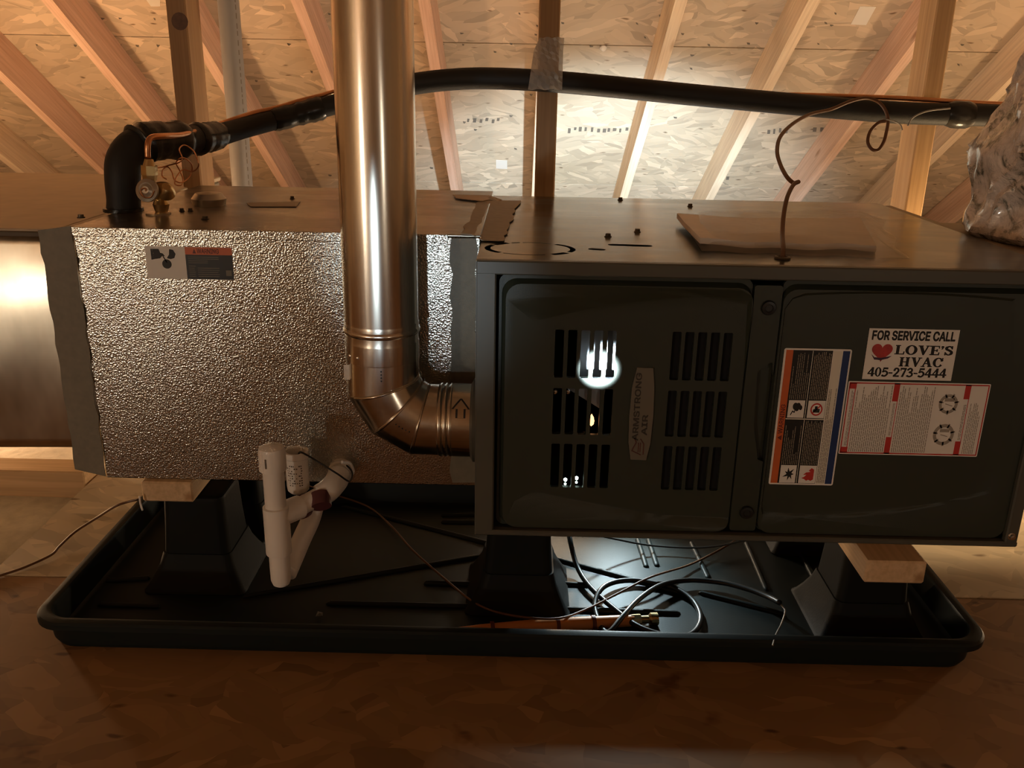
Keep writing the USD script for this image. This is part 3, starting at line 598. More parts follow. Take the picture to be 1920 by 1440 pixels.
for cx, cz, s in ((.725, .72, .9), (.73, .30, 1.0)):
    g = affinity.scale(Point(0, 0).buffer(1, 10).difference(Point(0, 0).buffer(.7, 10)), .0155 * s, .017 * s); dr.append(affinity.translate(g, IU(cx), IV(cz)))
    for k in range(7):
        a = k * .9 + cx * 9; dr.append(affinity.translate(affinity.rotate(sbox(-.003, -.0012, .004, .0012), math.degrees(a)), IU(cx) + .013 * math.cos(a) * s, IV(cz) + .015 * math.sin(a) * s))
    dr.append(LineString([(IU(cx) - .004, IV(cz)), (IU(cx) + .006, IV(cz) - .003)]).buffer(.0006)); dr.append(sbox(IU(cx) - .006, IV(cz) + .004, IU(cx) + .008, IV(cz) + .009))
put('line_drawing', sheet(dr, 0), plain('drawing_grey', (.36, .32, .27), .5), il, False)
# screws of the cabinet
def hexscrew(p, r=.006, axis=(0, 0, 1)): return lathe(p, [(0, -.0005), (r, -.0005), (r, .0012), (r * .75, .0014), (r * .7, .0055), (0, .006)], 12, axis)
for px, py in ((1163, 375), (1294, 387), (1140, 444), (1195, 435), (1318, 408)):
    put('screw', hexscrew(at(px, py, Z=ZT)), SCREW, fur)
q = at(1884, 1012, Y=YF); put('screw', hexscrew((XR - .009, YF, ZB + .018), .006, (0, -1, 0)), SCREWB, fur)
gr = trimesh.creation.torus(.009, .003, major_sections=20, minor_sections=8); gr.apply_translation([gh[0], gh[1], ZT + .001]); put('grommet', gr, SCREW, fur)

# ================================================================== COIL CABINET
YC = 1.417; CX0 = -.714; CX1 = XL; CZT = .6565; CZB = .222
coil = thing('coil_cabinet', 'pebbled silver evaporator coil cabinet between the left duct and the furnace', 'cabinet', (CX0, YC, CZB))
put('casing', cbox(CX0, CX1 - .001, YC, YB, CZB, CZT - .003, .002), STUCCO, coil, 20)
put('top_panel', cbox(CX0 - .001, CX1 - .001, YC - .001, YB + .001, CZT - .003, CZT, .001), COILTOP, coil, False)
put('top_lip', cbox(CX0 - .001, -.118, YC - .0025, YC + .001, CZT - .014, CZT + .0005, .0008), STUCCO, coil, 20)
lab = put('warning_label', flat(sbox(-.601, .5765, -.462, .629), YC, .0004), plain('white_sticker', (.74, .70, .64), .4), coil, False, label='fan blade warning sticker, half white and half black, with an orange header')
YL_keep = YL; YL = YC
put('black_field', sheet([sbox(-.537, .577, -.4622, .6165)], 0), LBLACK, lab, False)
put('orange_header', sheet([sbox(-.537, .6165, -.4622, .6285)], 0), ORANGE, lab, False)
put('lettering', sheet([fit(text_shape('WARNING', .01, True), -.518, .6185, -.483, .6265), Polygon([(-.525, .6185), (-.5195, .6185), (-.52225, .626)])], 1), plain('header_dark', (.13, .02, .012), .5), lab, False)
a = np.linspace(0, 2 * np.pi, 30)
fan = [Polygon([(-.592, .6245), (-.579, .6245), (-.577, .6185), (-.573, .6175), (-.570, .613), (-.574, .6135), (-.578, .6095), (-.585, .6085), (-.592, .6070)]), Polygon([(-.562, .6245), (-.556, .6235), (-.5525, .617), (-.555, .6105), (-.561, .6085), (-.567, .610), (-.563, .616)]), Point(-.568, .6005).buffer(.0075), LineString([(-.573, .613), (-.568, .6035)]).buffer(.0008)]
put('fan_pictogram', sheet(fan, 0), INK, lab, False)
def hl(x0, x1, z0, z1, n, seed, rag=.4):
    r = random.Random(seed); o = []; d = (z1 - z0) / n
    for k in range(n): o.append(sbox(x0, z0 + d * (k + .3), x1 - (x1 - x0) * rag * r.random() ** 2, z0 + d * (k + .62)))
    return o
put('small_print', sheet(hl(-.533, -.484, .602, .6145, 4, 2) + hl(-.533, -.522, .580, .600, 6, 3) + hl(-.519, -.484, .580, .597, 5, 4) + [sbox(-.474, .583, -.465, .592)], 1), plain('dim_print', (.16, .145, .11), .5), lab, False, kind='stuff')
YL = YL_keep
# joint tapes: uneven strips
def tape_front(pl, pr, y, t=.0012, jag=.003, seed=1, n=22):
    r = random.Random(seed); P = np.zeros((n, 5, 3))
    for i in range(n):
        s = i / (n - 1); a = np.array(at(pl[0][0] + (pl[1][0] - pl[0][0]) * s, pl[0][1] + (pl[1][1] - pl[0][1]) * s, Y=y)); b = np.array(at(pr[0][0] + (pr[1][0] - pr[0][0]) * s, pr[0][1] + (pr[1][1] - pr[0][1]) * s, Y=y))
        a[0] += r.uniform(-jag, jag); b[0] += r.uniform(-jag, jag)
        for j in range(5): P[i, j] = a + (b - a) * j / 4
    return thick(P, (0, t, 0))
put('joint_tape', tape_front(((72, 432), (140, 880)), ((134, 424), (198, 893)), YC - .0035, seed=4, jag=.0022), TAPE_G, coil, 40, label='wide dull grey tape over the joint with the left duct')
put('joint_tape', tape_front(((846, 447), (846, 905)), ((893, 447), (893, 905)), YC - .0030, seed=9), TAPE_G, coil, 40, label='dull grey tape over the joint with the furnace')
def tape_top(l0, l1, r0, r1, z, seed, jag=4, n=16, t=.0014):
    r = random.Random(seed); P = np.zeros((n, 5, 3))
    for i in range(n):
        s = i / (n - 1); jl, jr = r.uniform(-jag, jag), r.uniform(-jag, jag)
        a = at(l0[0] + (l1[0] - l0[0]) * s + jl, l0[1] + (l1[1] - l0[1]) * s, Z=z); b = at(r0[0] + (r1[0] - r0[0]) * s + jr, r0[1] + (r1[1] - r0[1]) * s, Z=z)
        for j in range(5):
            P[i, j] = a + (b - a) * j / 4
            if P[i, j, 0] > XL - .002: P[i, j, 2] -= CZT - ZT - .0012
    return thick(P, (0, 0, t))
put('joint_tape', tape_top((866, 440), (899, 369), (944, 443), (974, 370), CZT + .0004, 3), TAPE_B, coil, 40, label='torn brown tape over the top joint with the furnace')
put('tape_flap', tape_top((848, 366), (856, 372), (940, 368), (905, 378), CZT + .0022, 5, 2, 4), plain('torn_paper', (.55, .44, .34), .6), coil, 40, label='torn pale paper flap on the brown tape')
put('paper_strip', tape_top((462, 381), (470, 388), (563, 379), (555, 388), CZT + .0006, 6, 1, 5), plain('pale_strip', (.34, .28, .21), .5), coil, 40, label='pale paper strip lying on the top panel')
for px, py in ((385, 411), (357, 396), (152, 408), (341, 396), (548, 373)):
    put('screw', hexscrew(at(px, py, Z=CZT), .0065 if px in (385, 152) else .005), SCREW, coil)

# ================================================================== SUPPLY DUCT (left)
du = thing('supply_duct', 'foil-faced supply duct box at the left end of the coil cabinet', 'duct', (-1.9, 1.45, .25))
n = 26; DX = np.linspace(-2.3, CX0 - .004, n); DZ = np.linspace(.252, .634, 22); P = np.zeros((n, 22, 3))
for i, x in enumerate(DX):
    for k, z in enumerate(DZ):
        s = (z - .252) / .382; bulge = .012 * math.sin(math.pi * min(1, s * 1.0)) + .035 * max(0, s - .72) ** 1.5 * -1.1
        P[i, k] = (x, 1.452 + .055 * max(0, x + 1.25) - bulge + .010 * (meshkit.fbm(np.array([[x * 5 + z * 4, z * 3 - x * 2, 0.]]), 3, 5)[0] - .5), z)
body = thick(P, (0, .012, 0)); put('foil_face', body, FOIL, du, True)
WRAP = plain('duct_wrap', (.24, .20, .14), .7, bump=.2, bscale=30.)
put('body', cbox(-2.3, -.760, 1.51, 2.28, .254, .636, .004), WRAP, du, 20)
put('collar', cbox(-.759, CX0 - .003, 1.51, 2.0, .254, .636, .004), WRAP, du, 20)
put('top_board', cbox(-2.3, -.760, 1.455, 2.29, .636, .646, .002), plain('duct_board', (.52, .42, .29), .5, bump=.1, bscale=20., vary=.1), du, 20)
put('collar_top', cbox(-.7595, CX0 - .002, 1.455, 2.0, .636, .646, .002), plain('collar_board', (.40, .32, .22), .5), du, 20)
put('top_lip', cbox(-2.3, CX0 - .03, 1.448, 1.457, .634, .642, .001), plain('lip_dark', (.10, .07, .04), .6), du, False)

# ================================================================== RETURN DUCT BOX AND SLEEVE (right)
rp = thing('return_box', 'brown return air box closing the right end of the furnace', 'duct', (XR, 1.4, .21))
put('collar', cbox(XR + .001, .806, 1.30, YB - .004, .235, ZT - .004, .002), CARD, rp, 20)
put('body', cbox(.807, 1.40, 1.415, 1.78, .20, .640, .005), CARD, rp, 20)
fx = thing('flexible_duct', 'crumpled plastic-wrapped flexible duct standing at the right edge', 'duct', (1.0, 1.6, .64))
zs = np.linspace(.6412, 1.60, 90); rows = []
SIL = [(.640, .155), (.655, .178), (.70, .168), (.74, .176), (.79, .186), (.84, .160), (.90, .142), (.98, .126), (1.08, .108), (1.3, .095), (1.6, .09)]
for z in zs:
    r0 = np.interp(z, [a for a, b in SIL], [b for a, b in SIL]); cx = .975 + (z - .64) * .04; an = np.arange(120) * 2 * np.pi / 120
    q = np.c_[np.cos(an) * 3, np.sin(an) * 3, np.full(120, z * 9)]; rg = 1 - 2 * np.abs(meshkit.noise(q * [1.5, 1.5, .9] + 3 * meshkit.noise(q * .8, 5)[:, None], 11) - .5); w = .034 * (meshkit.fbm(q, 4, 2) - .5) + .026 * (rg - .5) + .022 * np.abs(meshkit.noise(q * [2.5, 2.5, .8], 8) - .5)
    rr = r0 + w; rows.append(np.c_[cx + rr * np.cos(an), 1.60 + rr * np.sin(an), np.full(120, z)])
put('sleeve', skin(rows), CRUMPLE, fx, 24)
put('tie_band', lathe((.983, 1.60, .642), [(.150, 0), (.168, .002), (.172, .012), (.168, .020), (.150, .022)], 40), plain('silver_band', (.35, .31, .25), .3, .6), fx)

# ================================================================== VENT PIPE
VX, VY, VR = -.2135, 1.335, .0565
VZ = .376; BR = .078; CXV, CZV = VX + BR, VZ + BR
ven = thing('vent_pipe', 'shiny galvanised vent pipe with an elbow entering the furnace side', 'vent pipe', (VX, VY, VZ))
ang = np.arange(56) * 2 * np.pi / 56
def rad_ring(th, mid, r):
    """Ring where the pipe piece at angle mid meets the radial plane th (degrees, 0 = level, 90 = upright)."""
    d = math.cos(math.radians(th - mid)); pts = []
    for a in ang:
        rr = (BR + r * math.cos(a)) / d
        pts.append((CXV - rr * math.cos(math.radians(th)), VY + r * math.sin(a), CZV - rr * math.sin(math.radians(th))))
    return np.array(pts)
def vring(z, r): return np.array([(VX - r * math.cos(a), VY + r * math.sin(a), z) for a in ang])
def hring(x, r): return np.array([(x, VY + r * math.sin(a), VZ - r * math.cos(a)) for a in ang])
zj = at(707, 632, Y=VY - VR)[2]; zk = at(707, 690, Y=VY - VR)[2]
put('pipe', skin([vring(2.32, VR), vring(zj + .012, VR), vring(zj + .010, VR + .0008), vring(zj + .002, VR + .0008)], False), VENT, ven, 35)
put('bead', skin([vring(zj + dz, VR + .0005 + .0022 * math.sin(k / 6 * math.pi)) for k, dz in enumerate(np.linspace(.004, -.006, 7))], False), VENT, ven, True)
put('coupling', skin([vring(zj - .005, VR - .0006), vring(zj - .018, VR - .0004), vring(zj - .0195, VR + .0006), vring(zk + .001, VR + .0006), vring(zk, VR + .0002)], False), VENT, ven, 35)
put('elbow_gore', skin([vring(zk, VR), vring(CZV + .01, VR), rad_ring(15, 0, VR)], False), VENT, ven, 35)
put('elbow_gore', skin([rad_ring(15, 30, VR), rad_ring(30, 30, VR), rad_ring(45, 30, VR)], False), VENT_H, ven, 35)
put('elbow_gore', skin([rad_ring(45, 60, VR), rad_ring(60, 60, VR), rad_ring(75, 60, VR)], False), VENT_H, ven, 35)
hx = [at(x, 790, Y=VY - VR)[0] for x in (806, 822, 832, 842, 884)]
put('elbow_gore', skin([rad_ring(75, 90, VR), hring(CXV + .004, VR), hring(hx[1], VR)], False), VENT_H, ven, 35)
def seam_at(th): 
    mid = th
    return skin([rad_ring(th, th, VR - .0006) , rad_ring(th - 1.6, th, VR + .001), rad_ring(th - .9, th, VR + .0034), rad_ring(th + .9, th, VR + .0034), rad_ring(th + 1.6, th, VR + .001)], False)
for th in (15, 45, 75): put('seam_bead', seam_at(th), VENT_H, ven, True)
for x in hx[1:4]: put('bead', skin([hring(x + d, VR + .0003 + .0020 * math.sin(k / 6 * math.pi)) for k, d in enumerate(np.linspace(-.004, .004, 7))], False), VENT_H, ven, True)
put('pipe_collar', skin([hring(hx[3] + .002, VR), hring(hx[3] + .003, VR + .002), hring(XL - .003, VR + .002), hring(XL - .002, VR - .004)], False), VENT_H, ven, 35)
put('collar_rim', skin([hring(XL - .010, VR + .003), hring(XL - .006, VR + .010), hring(XL - .0005, VR + .010), hring(XL - .0005, VR)], False), CAB, ven, 35)
def on_h(x, a, dr=.0006): r = VR + .002 + dr; return np.array([x, VY + r * math.sin(a), VZ - r * math.cos(a)])
def wrap_h(poly, name, mat):
    """A print that follows the collar: poly in (x, arc angle)."""
    ms = []
    for g in getattr(poly, 'geoms', [poly]):
        e = trimesh.creation.extrude_polygon(g, .0003, engine='earcut').subdivide(); v = e.vertices
        ms.append(trimesh.Trimesh(np.array([on_h(x, a, .0003 + h) for x, a, h in v]), e.faces, process=False))
    put(name, cat(*ms), mat, ven, False)
xa = hx[3] + .017; sa = -2.0                      # arrow printed on the collar's upper front
arrow = Polygon([(xa - .006, sa + .02), (xa + .006, sa + .02), (xa + .006, sa - .22), (xa + .0125, sa - .22), (xa, sa - .52), (xa - .0125, sa - .22), (xa - .006, sa - .22)])
wrap_h(arrow.buffer(.0016).difference(arrow.buffer(-.0014)), 'arrow_mark', INK)
for k, (th, a) in enumerate(((0, 0), (1, 0), (2, 0), (3, 0))):
    put('stamped_dot', lathe((VX + .006, VY - VR + .0002, zk - .006 - .005 * k), [(0, 0), (.0013, 0), (.001, .0006), (0, .0008)], 8, (0, -1, 0)), INK, ven)
for k in range(5):
    th = math.radians(52 + 4 * k); r = BR + .006; put('stamped_dot', lathe((CXV - r * math.cos(th) * 1.0, VY - VR + .0002, CZV - r * math.sin(th)), [(0, 0), (.0013, 0), (.001, .0008), (0, .001)], 8, (0, -1, 0)), INK, ven)
for sx in (-.030, -.043): put('rivet', lathe((VX + sx, VY - math.sqrt(VR ** 2 - sx ** 2), zk + .012), [(0, 0), (.003, 0), (.002, .002), (0, .0025)], 10, (sx * 8, -1, 0)), SCREWB, ven)
put('price_tag', flat(sbox(VX - .055, zk - .028, VX - .046, zk - .004), VY - .031, .0006), PAPER, ven, False, label='small white sticker on the left side of the elbow')

# ================================================================== REFRIGERANT LINE
def path(lst): return np.array([at(x, y, Y=Y) for x, y, Y in lst])
sl = path([(233, 408, 1.60), (232, 375, 1.60), (230, 335, 1.60), (233, 302, 1.61), (252, 276, 1.63), (285, 265, 1.66), (330, 263, 1.71), (375, 260, 1.77), (410, 253, 1.83), (450, 242, 1.88), (510, 226, 1.94), (570, 211, 1.98), (630, 195, 2.0), (705, 173, 2.01), (780, 157, 2.015), (850, 149, 2.02), (920, 147, 2.02), (1025, 152, 2.02), (1150, 163, 2.02), (1300, 178, 2.02), (1450, 192, 2.01), (1600, 205, 2.0), (1700, 212, 1.99), (1800, 215, 1.98), (1900, 217, 1.97), (2040, 216, 1.96)])
sl[0][2] = CZT + .001
rads = [.0285, .0285, .030, .031, .031, .030, .029, .026, .022, .0205, .0205, .0205, .021] + [.0225] * 13
sp = spline(sl, 8); rp_ = np.interp(np.arange(len(sp)) / 8, np.arange(len(sl)), rads)
line = thing('refrigerant_line', 'black foam-covered refrigerant line rising from the coil and running across behind the pipe', 'pipe', tuple(sl[0]))
put('foam_sleeve', tube(sp, rp_, 20), BLACK, line, True)
def wrap(i0, i1, extra, name='tape_wrap', mat=BLACKTAPE, wob=.003, seed=1):
    seg = sp[i0:i1]; r = random.Random(seed); rr = rp_[i0:i1] + extra + np.array([r.uniform(-wob, wob) for _ in seg]); rr[0] = rp_[i0] + .0008; rr[-1] = rp_[i1 - 1] + .0008
    put(name, tube(seg, rr, 18), mat, line, 40)
wrap(33, 52, .0045, seed=2); wrap(54, 66, .0040, seed=6, wob=.0022); wrap(80, 94, .0035, seed=3, wob=.0015); wrap(182, 187, .006, wob=.0004, seed=4)
put('end_collar', lathe(at(233, 404, Y=1.60) * [1, 1, 0] + [0, 0, CZT], [(.030, 0), (.034, 0), (.034, .006), (.030, .0065)], 24), BLACKTAPE, line)
cl = path([(405, 235, 1.84), (450, 220, 1.89), (480, 211, 1.92), (520, 202, 1.95), (560, 190, 1.98), (600, 180, 2.0), (640, 170, 2.03)])
lc = path([(1480, 178, 2.03), (1530, 179, 2.03), (1600, 181, 2.02), (1680, 184, 2.01), (1750, 188, 2.00), (1810, 192, 1.99), (1900, 196, 1.98), (2040, 196, 1.97)])
mid = [np.array([a[0], 2.045, a[2]]) for a in path([(760, 152, 2.04), (900, 147, 2.04), (1020, 150, 2.045), (1200, 164, 2.045), (1400, 180, 2.04)])]
full = np.vstack([path([(277, 296, 1.56), (277, 272, 1.56), (284, 258, 1.57), (310, 255, 1.60), (345, 252, 1.68)]), cl, mid, lc])
lq = thing('liquid_line', 'thin bare copper pipe running beside the black foam-covered line', 'pipe', tuple(full[0]))
put('copper_tube', tube(spline(full, 7), .0052, 10), COPPER, lq, True)

# expansion valve on top of the coil
vb = at(297, 402, Z=CZT); VYX = 1.555
ev = thing('expansion_valve', 'brass expansion valve with round caps standing on the coil cabinet top', 'valve', tuple(vb))
def q(px, py, Y=VYX): return at(px, py, Y=Y)
put('base_flange', lathe((vb[0], vb[1], CZT), [(0, 0), (.021, 0), (.021, .003), (.012, .005), (0, .005)], 24), STEELG, ev)
b0 = q(297, 392); put('body', cat(lathe((b0[0], vb[1], CZT + .004), [(0, 0), (.010, 0), (.012, .006), (.014, .014), (.010, .022), (.008, .034), (0, .034)], 16), tube(spline([(b0[0], vb[1], CZT + .034), tuple(q(292, 365)), tuple(q(284, 345)), tuple(q(281, 322))], 6), .0085, 12)), BRASS, ev)
n0, n1 = q(281, 338), q(279, 298); put('flare_nut', cat(tube([n0, n0 + (n1 - n0) * .25], [.0115, .0125], 6), tube([n0 + (n1 - n0) * .25, n0 + (n1 - n0) * .7], [.0135, .0135], 6), tube([n0 + (n1 - n0) * .7, n1], [.0105, .007], 12)), BRASS, ev)
d0 = q(276, 357, VYX - .02); put('power_head', lathe(d0, [(0, -.006), (.012, -.006), (.0195, -.003), (.0195, .002), (.013, .005), (.011, .004), (.006, .007), (0, .007)], 28, (-.1, -1, .25)), STEELG, ev)
sw = spline([d0 + np.array([.004 * k * math.cos(k * .9), -.008, .004 * k * math.sin(k * .9)]) * np.array([.55, 1, .55]) for k in range(0, 8)], 6); put('capillary_coil', tube(sw, .0011, 8), COPPER, ev)
d1 = q(308, 358, VYX + .005); put('side_cap', lathe(d1, [(0, -.004), (.016, -.004), (.019, 0), (.012, .010), (.007, .014), (0, .014)], 24, (.55, -.6, .6)), BRASS, ev)
cp = [(292, 315), (306, 313), (320, 309), (335, 305), (342, 297), (336, 280), (346, 272), (362, 282), (369, 296), (372, 312), (360, 322), (344, 318), (332, 330), (328, 345), (340, 347), (343, 336), (336, 318), (330, 305), (340, 296), (352, 300), (360, 312), (356, 330), (342, 342), (328, 338), (322, 322), (314, 313), (306, 318), (304, 330), (312, 336)]
put('capillary_tube', tube(spline([q(x, y, 1.56 + .02 * math.sin(i * 1.3)) for i, (x, y) in enumerate(cp)], 6), .0012, 6), COPPER, ev, True)
dd = at(358, 398, Z=CZT); put('coil_disc', lathe((dd[0], 1.70, CZT), [(0, 0), (.030, 0), (.032, .012), (.024, .022), (0, .024)], 28), STEELG, ev)

# clear wrap tying the line to the middle post
cw = thing('clear_wrap', 'clear plastic strip tying the black line to the middle post', 'strap', (0.04, 2.03, 1.0))
P = np.zeros((16, 9, 3))
for i in range(16):
    s = i / 15; y_px = 70 + (168 - 70) * s; xl, xr = np.interp(s, [0, .25, 1], [1012, 1001, 990]), np.interp(s, [0, .25, 1], [1058, 1056, 1054])
    for j in range(9):
        u = j / 8; Y = np.interp(s, [0, .45, .7, 1], [2.052, 2.02, 1.990, 2.0]) - .006 * math.sin(math.pi * u) + .004 * math.sin(i * 1.7 + j * 2.3)
        P[i, j] = at(xl + (xr - xl) * u, y_px + 1.2 * math.sin(j * 1.9), Y=Y)
put('front_sheet', thick(P, (0, .0006, 0)), FILM, cw, 40)
P2 = P[10:].copy(); P2[:, :, 1] = 2.052 - np.linspace(0, .02, 6)[:, None] * 0; put('back_sheet', thick(P2, (0, .0006, 0)), FILM, cw, 40)

# grey vent stack pipe behind the left post
ps = at(432, 0, Y=2.72); pe = at(451, 355, Y=2.72)
st = thing('stack_pipe', 'grey plastic pipe standing upright between the left post and the metal vent', 'pipe', ((ps[0] + pe[0]) / 2, 2.72, -.1))
sxx = (ps[0] + pe[0]) / 2 + .0
put('pipe', lathe((sxx, 2.72, -.1), [(.030, 0), (.030, 1.58), (.030, deck(2.72) + .12)], 28), PVCG, st)
ms = [lathe((0, 0, 0), [(0, 0), (.001, 0)], 4)]; ms = []
r = random.Random(3)
z = .45
while z < 1.4:
    h = r.uniform(.006, .016); a0 = math.radians(-58); ms.append(hull([(sxx + .0303 * math.sin(a0 + da) * -1, 2.72 - .0303 * math.cos(a0 + da), zz) for da in (0, .10) for zz in (z, z + h)] + [(sxx + .0296 * math.sin(a0 + .05) * -1, 2.72 - .0296 * math.cos(a0 + .05), z + h / 2)])); z += h + r.uniform(.004, .012)
put('print_line', cat(*ms), INKS, st, False)

# ================================================================== DRAIN PAN, RISERS, BLOCKS
px0, px1, py0, py1 = -.782, .764, 1.222, 1.80
pan = thing('drain_pan', 'long black plastic drain pan on the floor under the furnace', 'pan', (0, 1.5, 0))
def rr(d, z, r=.055): return ring_rr(px0 + d, px1 - d, py0 + d, py1 - d, max(r - d * .5, .02), z)
prof = [(.022, .0), (.017, .010), (.014, .040), (.006, .041), (.0, .044), (.0, .053), (.003, .0565), (.012, .058), (.018, .0565), (.021, .052), (.026, .012), (.034, .0062)]
rows = [rr(d, z) for d, z in prof]; m = skin(rows, False)
k = len(rows[0]); last = (len(rows) - 1) * k; v = np.vstack([m.vertices, rows[-1].mean(0), rows[0].mean(0)]); f = [tuple(x) for x in m.faces]
for j in range(k): f += [(last + j, last + (j + 1) % k, len(v) - 2), ((j + 1) % k, j, len(v) - 1)]
put('basin', trimesh.Trimesh(v, f, process=False), PAN, pan, 35)
def rib(a, b, r=.0055):
    a, b = at(*a, Z=.0065), at(*b, Z=.0065); put('rib', tube([a + (0, 0, -.001), a + (b - a) * .03 + (0, 0, .0006), a + (b - a) * .97 + (0, 0, .0006), b + (0, 0, -.001)], [r * .5, r, r, r * .5], 8), PAN, pan, True)
for a, b in (((640, 950), (925, 1022)), ((455, 1120), (925, 1040)), ((1035, 1048), (1290, 1115)), ((690, 930), (888, 934)), ((828, 968), (890, 966)), ((828, 980), (890, 980)), ((796, 1094), (895, 1096)), ((1055, 1096), (1105, 1098)), ((612, 1132), (890, 1138)), ((1040, 1143), (1275, 1150)),
             ((445, 950), (418, 990)), ((498, 1010), (468, 1068)), ((1195, 1012), (1212, 1064)), ((1215, 1012), (1232, 1062)), ((1295, 1018), (1328, 1085)), ((1398, 1018), (1438, 1108)), ((1492, 1022), (1545, 1120)), ((200, 1090), (280, 1085)), ((185, 1135), (300, 1138)), ((1310, 1112), (1470, 1152))):
    rib(a, b)
ch = at(598, 1153, Z=.012); put('plastic_chip', hull([ch + np.array(d) * .006 for d in ((-1, 0, -.5), (1, .3, -.5), (.4, 1.2, -.4), (-.5, .9, .6), (.3, .1, .7), (.9, 1, .2))]), plain('pale_chip', (.30, .30, .28), .4), pan, False, label='small pale chip lying in the pan')
# risers
RC = [(-.575, 1.485), (.005, 1.44), (.60, 1.375)]
def riser(name, x, y, top, label, group=None):
    t = thing(name, label, 'support', (x, y, .006), group)
    def sq(h, z, r=.016): return ring_rr(x - h, x + h, y - h, y + h, r, z, 4)
    put('base', skin([sq(.092, .0065), sq(.092, .0085), sq(.088, .012), sq(.078, .030), sq(.068, .052), sq(.0625, .072)]), RISER, t, 35)
    put('column', skin([sq(.0600, .070), sq(.0565, .12), sq(.054, top - .010), sq(.052, top - .004), sq(.046, top - .0005)]), RISER, t, 35)
    return t
TB = ZB - .038
rl = riser('support_riser', *RC[0], TB + .004, 'black plastic riser standing in the pan under the left wood block')
riser('support_riser', *RC[1], TB, 'black plastic riser standing in the pan under the middle of the furnace')
riser('support_riser', *RC[2], TB, 'black plastic riser standing in the pan under the right wood block')
riser('support_riser', -.575, 1.685, TB + .004, 'black plastic riser at the back of the pan below the left wood block')
riser('support_riser', .60, 1.675, TB, 'black plastic riser at the back of the pan below the right wood block')
def block(x0, x1, y0, y1, z1, label):
    t = thing('wood_block', label, 'lumber', ((x0 + x1) / 2, y0, z1 - .038)); put('timber', cbox(x0, x1, y0, y1, z1 - .038, z1 - .0005, .003), W_Y, t, False); return t
b = block(-.650, -.561, 1.405, 1.82, CZB, 'short pale wood block on the left riser under the coil cabinet')
block(.527, .618, 1.20, 1.80, ZB, 'pale wood block on the right riser with growth rings on its end')
block(-.045, .044, 1.345, 1.76, ZB, 'wood block on the middle riser in the shade under the furnace')

# ================================================================== CONDENSATE TRAP
TY = 1.28
tr = thing('condensate_trap', 'white plastic drain trap hanging off the coil cabinet over the pan', 'pipe', tuple(at(526, 1098, Y=TY)))
def T(px, py, Y=TY): return at(px, py, Y=Y)
tx = T(520, 990)[0]
def vz(py): return T(520, py)[2]
put('cap', lathe((tx, TY, vz(880)), [(0, 0), (.0210, 0), (.0210, .030), (.0195, .037), (.012, .041), (0, .042)], 28), PVC, tr)
put('cap_print', hull([(tx - .006 + dx, TY - .0206, vz(872) + dz) for dx in (0, .003) for dz in (.002, .018)] + [(tx - .0045, TY - .0214, vz(872) + .01)]), INKS, tr, False)
put('upper_pipe', lathe((tx, TY, vz(952)), [(.0165, 0), (.0165, vz(878) - vz(952))], 28), PVC, tr)
put('tee', cat(lathe((tx, TY, vz(1036)), [(.0165, 0), (.0200, 0), (.0205, .002), (.0205, vz(950) - vz(1036)), (.0165, vz(950) - vz(1036) + .001)], 28), tube([np.array([tx, TY, vz(968)]), T(562, 950, 1.315)], .0195, 20)), PVC, tr)
put('lower_cap', lathe((tx, TY, vz(1098)), [(0, 0), (.008, .001), (.0135, .005), (.0162, .013), (.0165, .03), (.0165, vz(1034) - vz(1098))], 28), PVC, tr)
put('side_arm', tube(spline([T(556, 953, 1.31), T(585, 938, 1.33), T(612, 922, 1.35), T(630, 902, 1.375), T(640, 880, 1.414)], 8), .0155, 18), PVC, tr, True)
put('elbow', tube(spline([T(600, 930, 1.34), T(617, 918, 1.35), T(630, 903, 1.37), T(636, 890, 1.39)], 8), .0195, 18), PVC, tr, True)
put('drop_leg', tube(spline([T(590, 945, 1.34), T(582, 975, 1.345), T(566, 1010, 1.335), T(549, 1050, 1.315), T(538, 1075, 1.29)], 6), .0160, 18), PVC, tr, True)
put('drain_outlet', cat(lathe(T(640, 880, 1.4165), [(0, 0), (.021, 0), (.021, .012), (.018, .014), (0, .014)], 20, (0, -1, 0))), PVC, tr)
for a, b in (((563, 951), (568, 949)), ((603, 950), (600, 926))):
    pa, pb = T(*a, 1.318), T(*b, 1.335); put('primer_band', tube([pa, pb], .0200 if a[0] < 600 else .0165, 18), PURPLE, tr)
wz = T(560, 922, 1.36); wz2 = T(560, 845, 1.36)
fs = thing('float_switch', 'white float switch cup with printed sides beside the drain trap', 'float switch', tuple(wz))
H = wz2[2] - wz[2]
put('cup', lathe(wz, [(0, 0), (.014, .001), (.0175, .005), (.0185, .012), (.0185, H - .012), (.0205, H - .010), (.0205, H), (.0165, H), (.0165, H - .02), (0, H - .021)], 28), PVC, fs)
ms = []
for zz in np.linspace(.018, H - .022, 9):
    for k in range(7):
        a0 = math.radians(-40 + k * 12 + rng.uniform(-2, 2)); w = rng.uniform(.06, .16)
        if rng.random() < .25: continue
        ms.append(hull([(wz[0] + .0188 * math.sin(t), wz[1] - .0188 * math.cos(t), wz[2] + zz + dz) for t in (a0, a0 + w) for dz in (0, .0022)] + [(wz[0] + .0182 * math.sin(a0 + w / 2), wz[1] - .0182 * math.cos(a0 + w / 2), wz[2] + zz + .001)]))
put('small_print', cat(*ms), INKS, fs, False, kind='stuff')
def wire(name, label, pts, r, mat, sides=8, cat_='wire', part='sheath', extra=None):
    p = spline(pts, 8); t = thing(name, label, cat_, tuple(p[0])); put(part, tube(p, r, sides), mat, t, True)
    return t
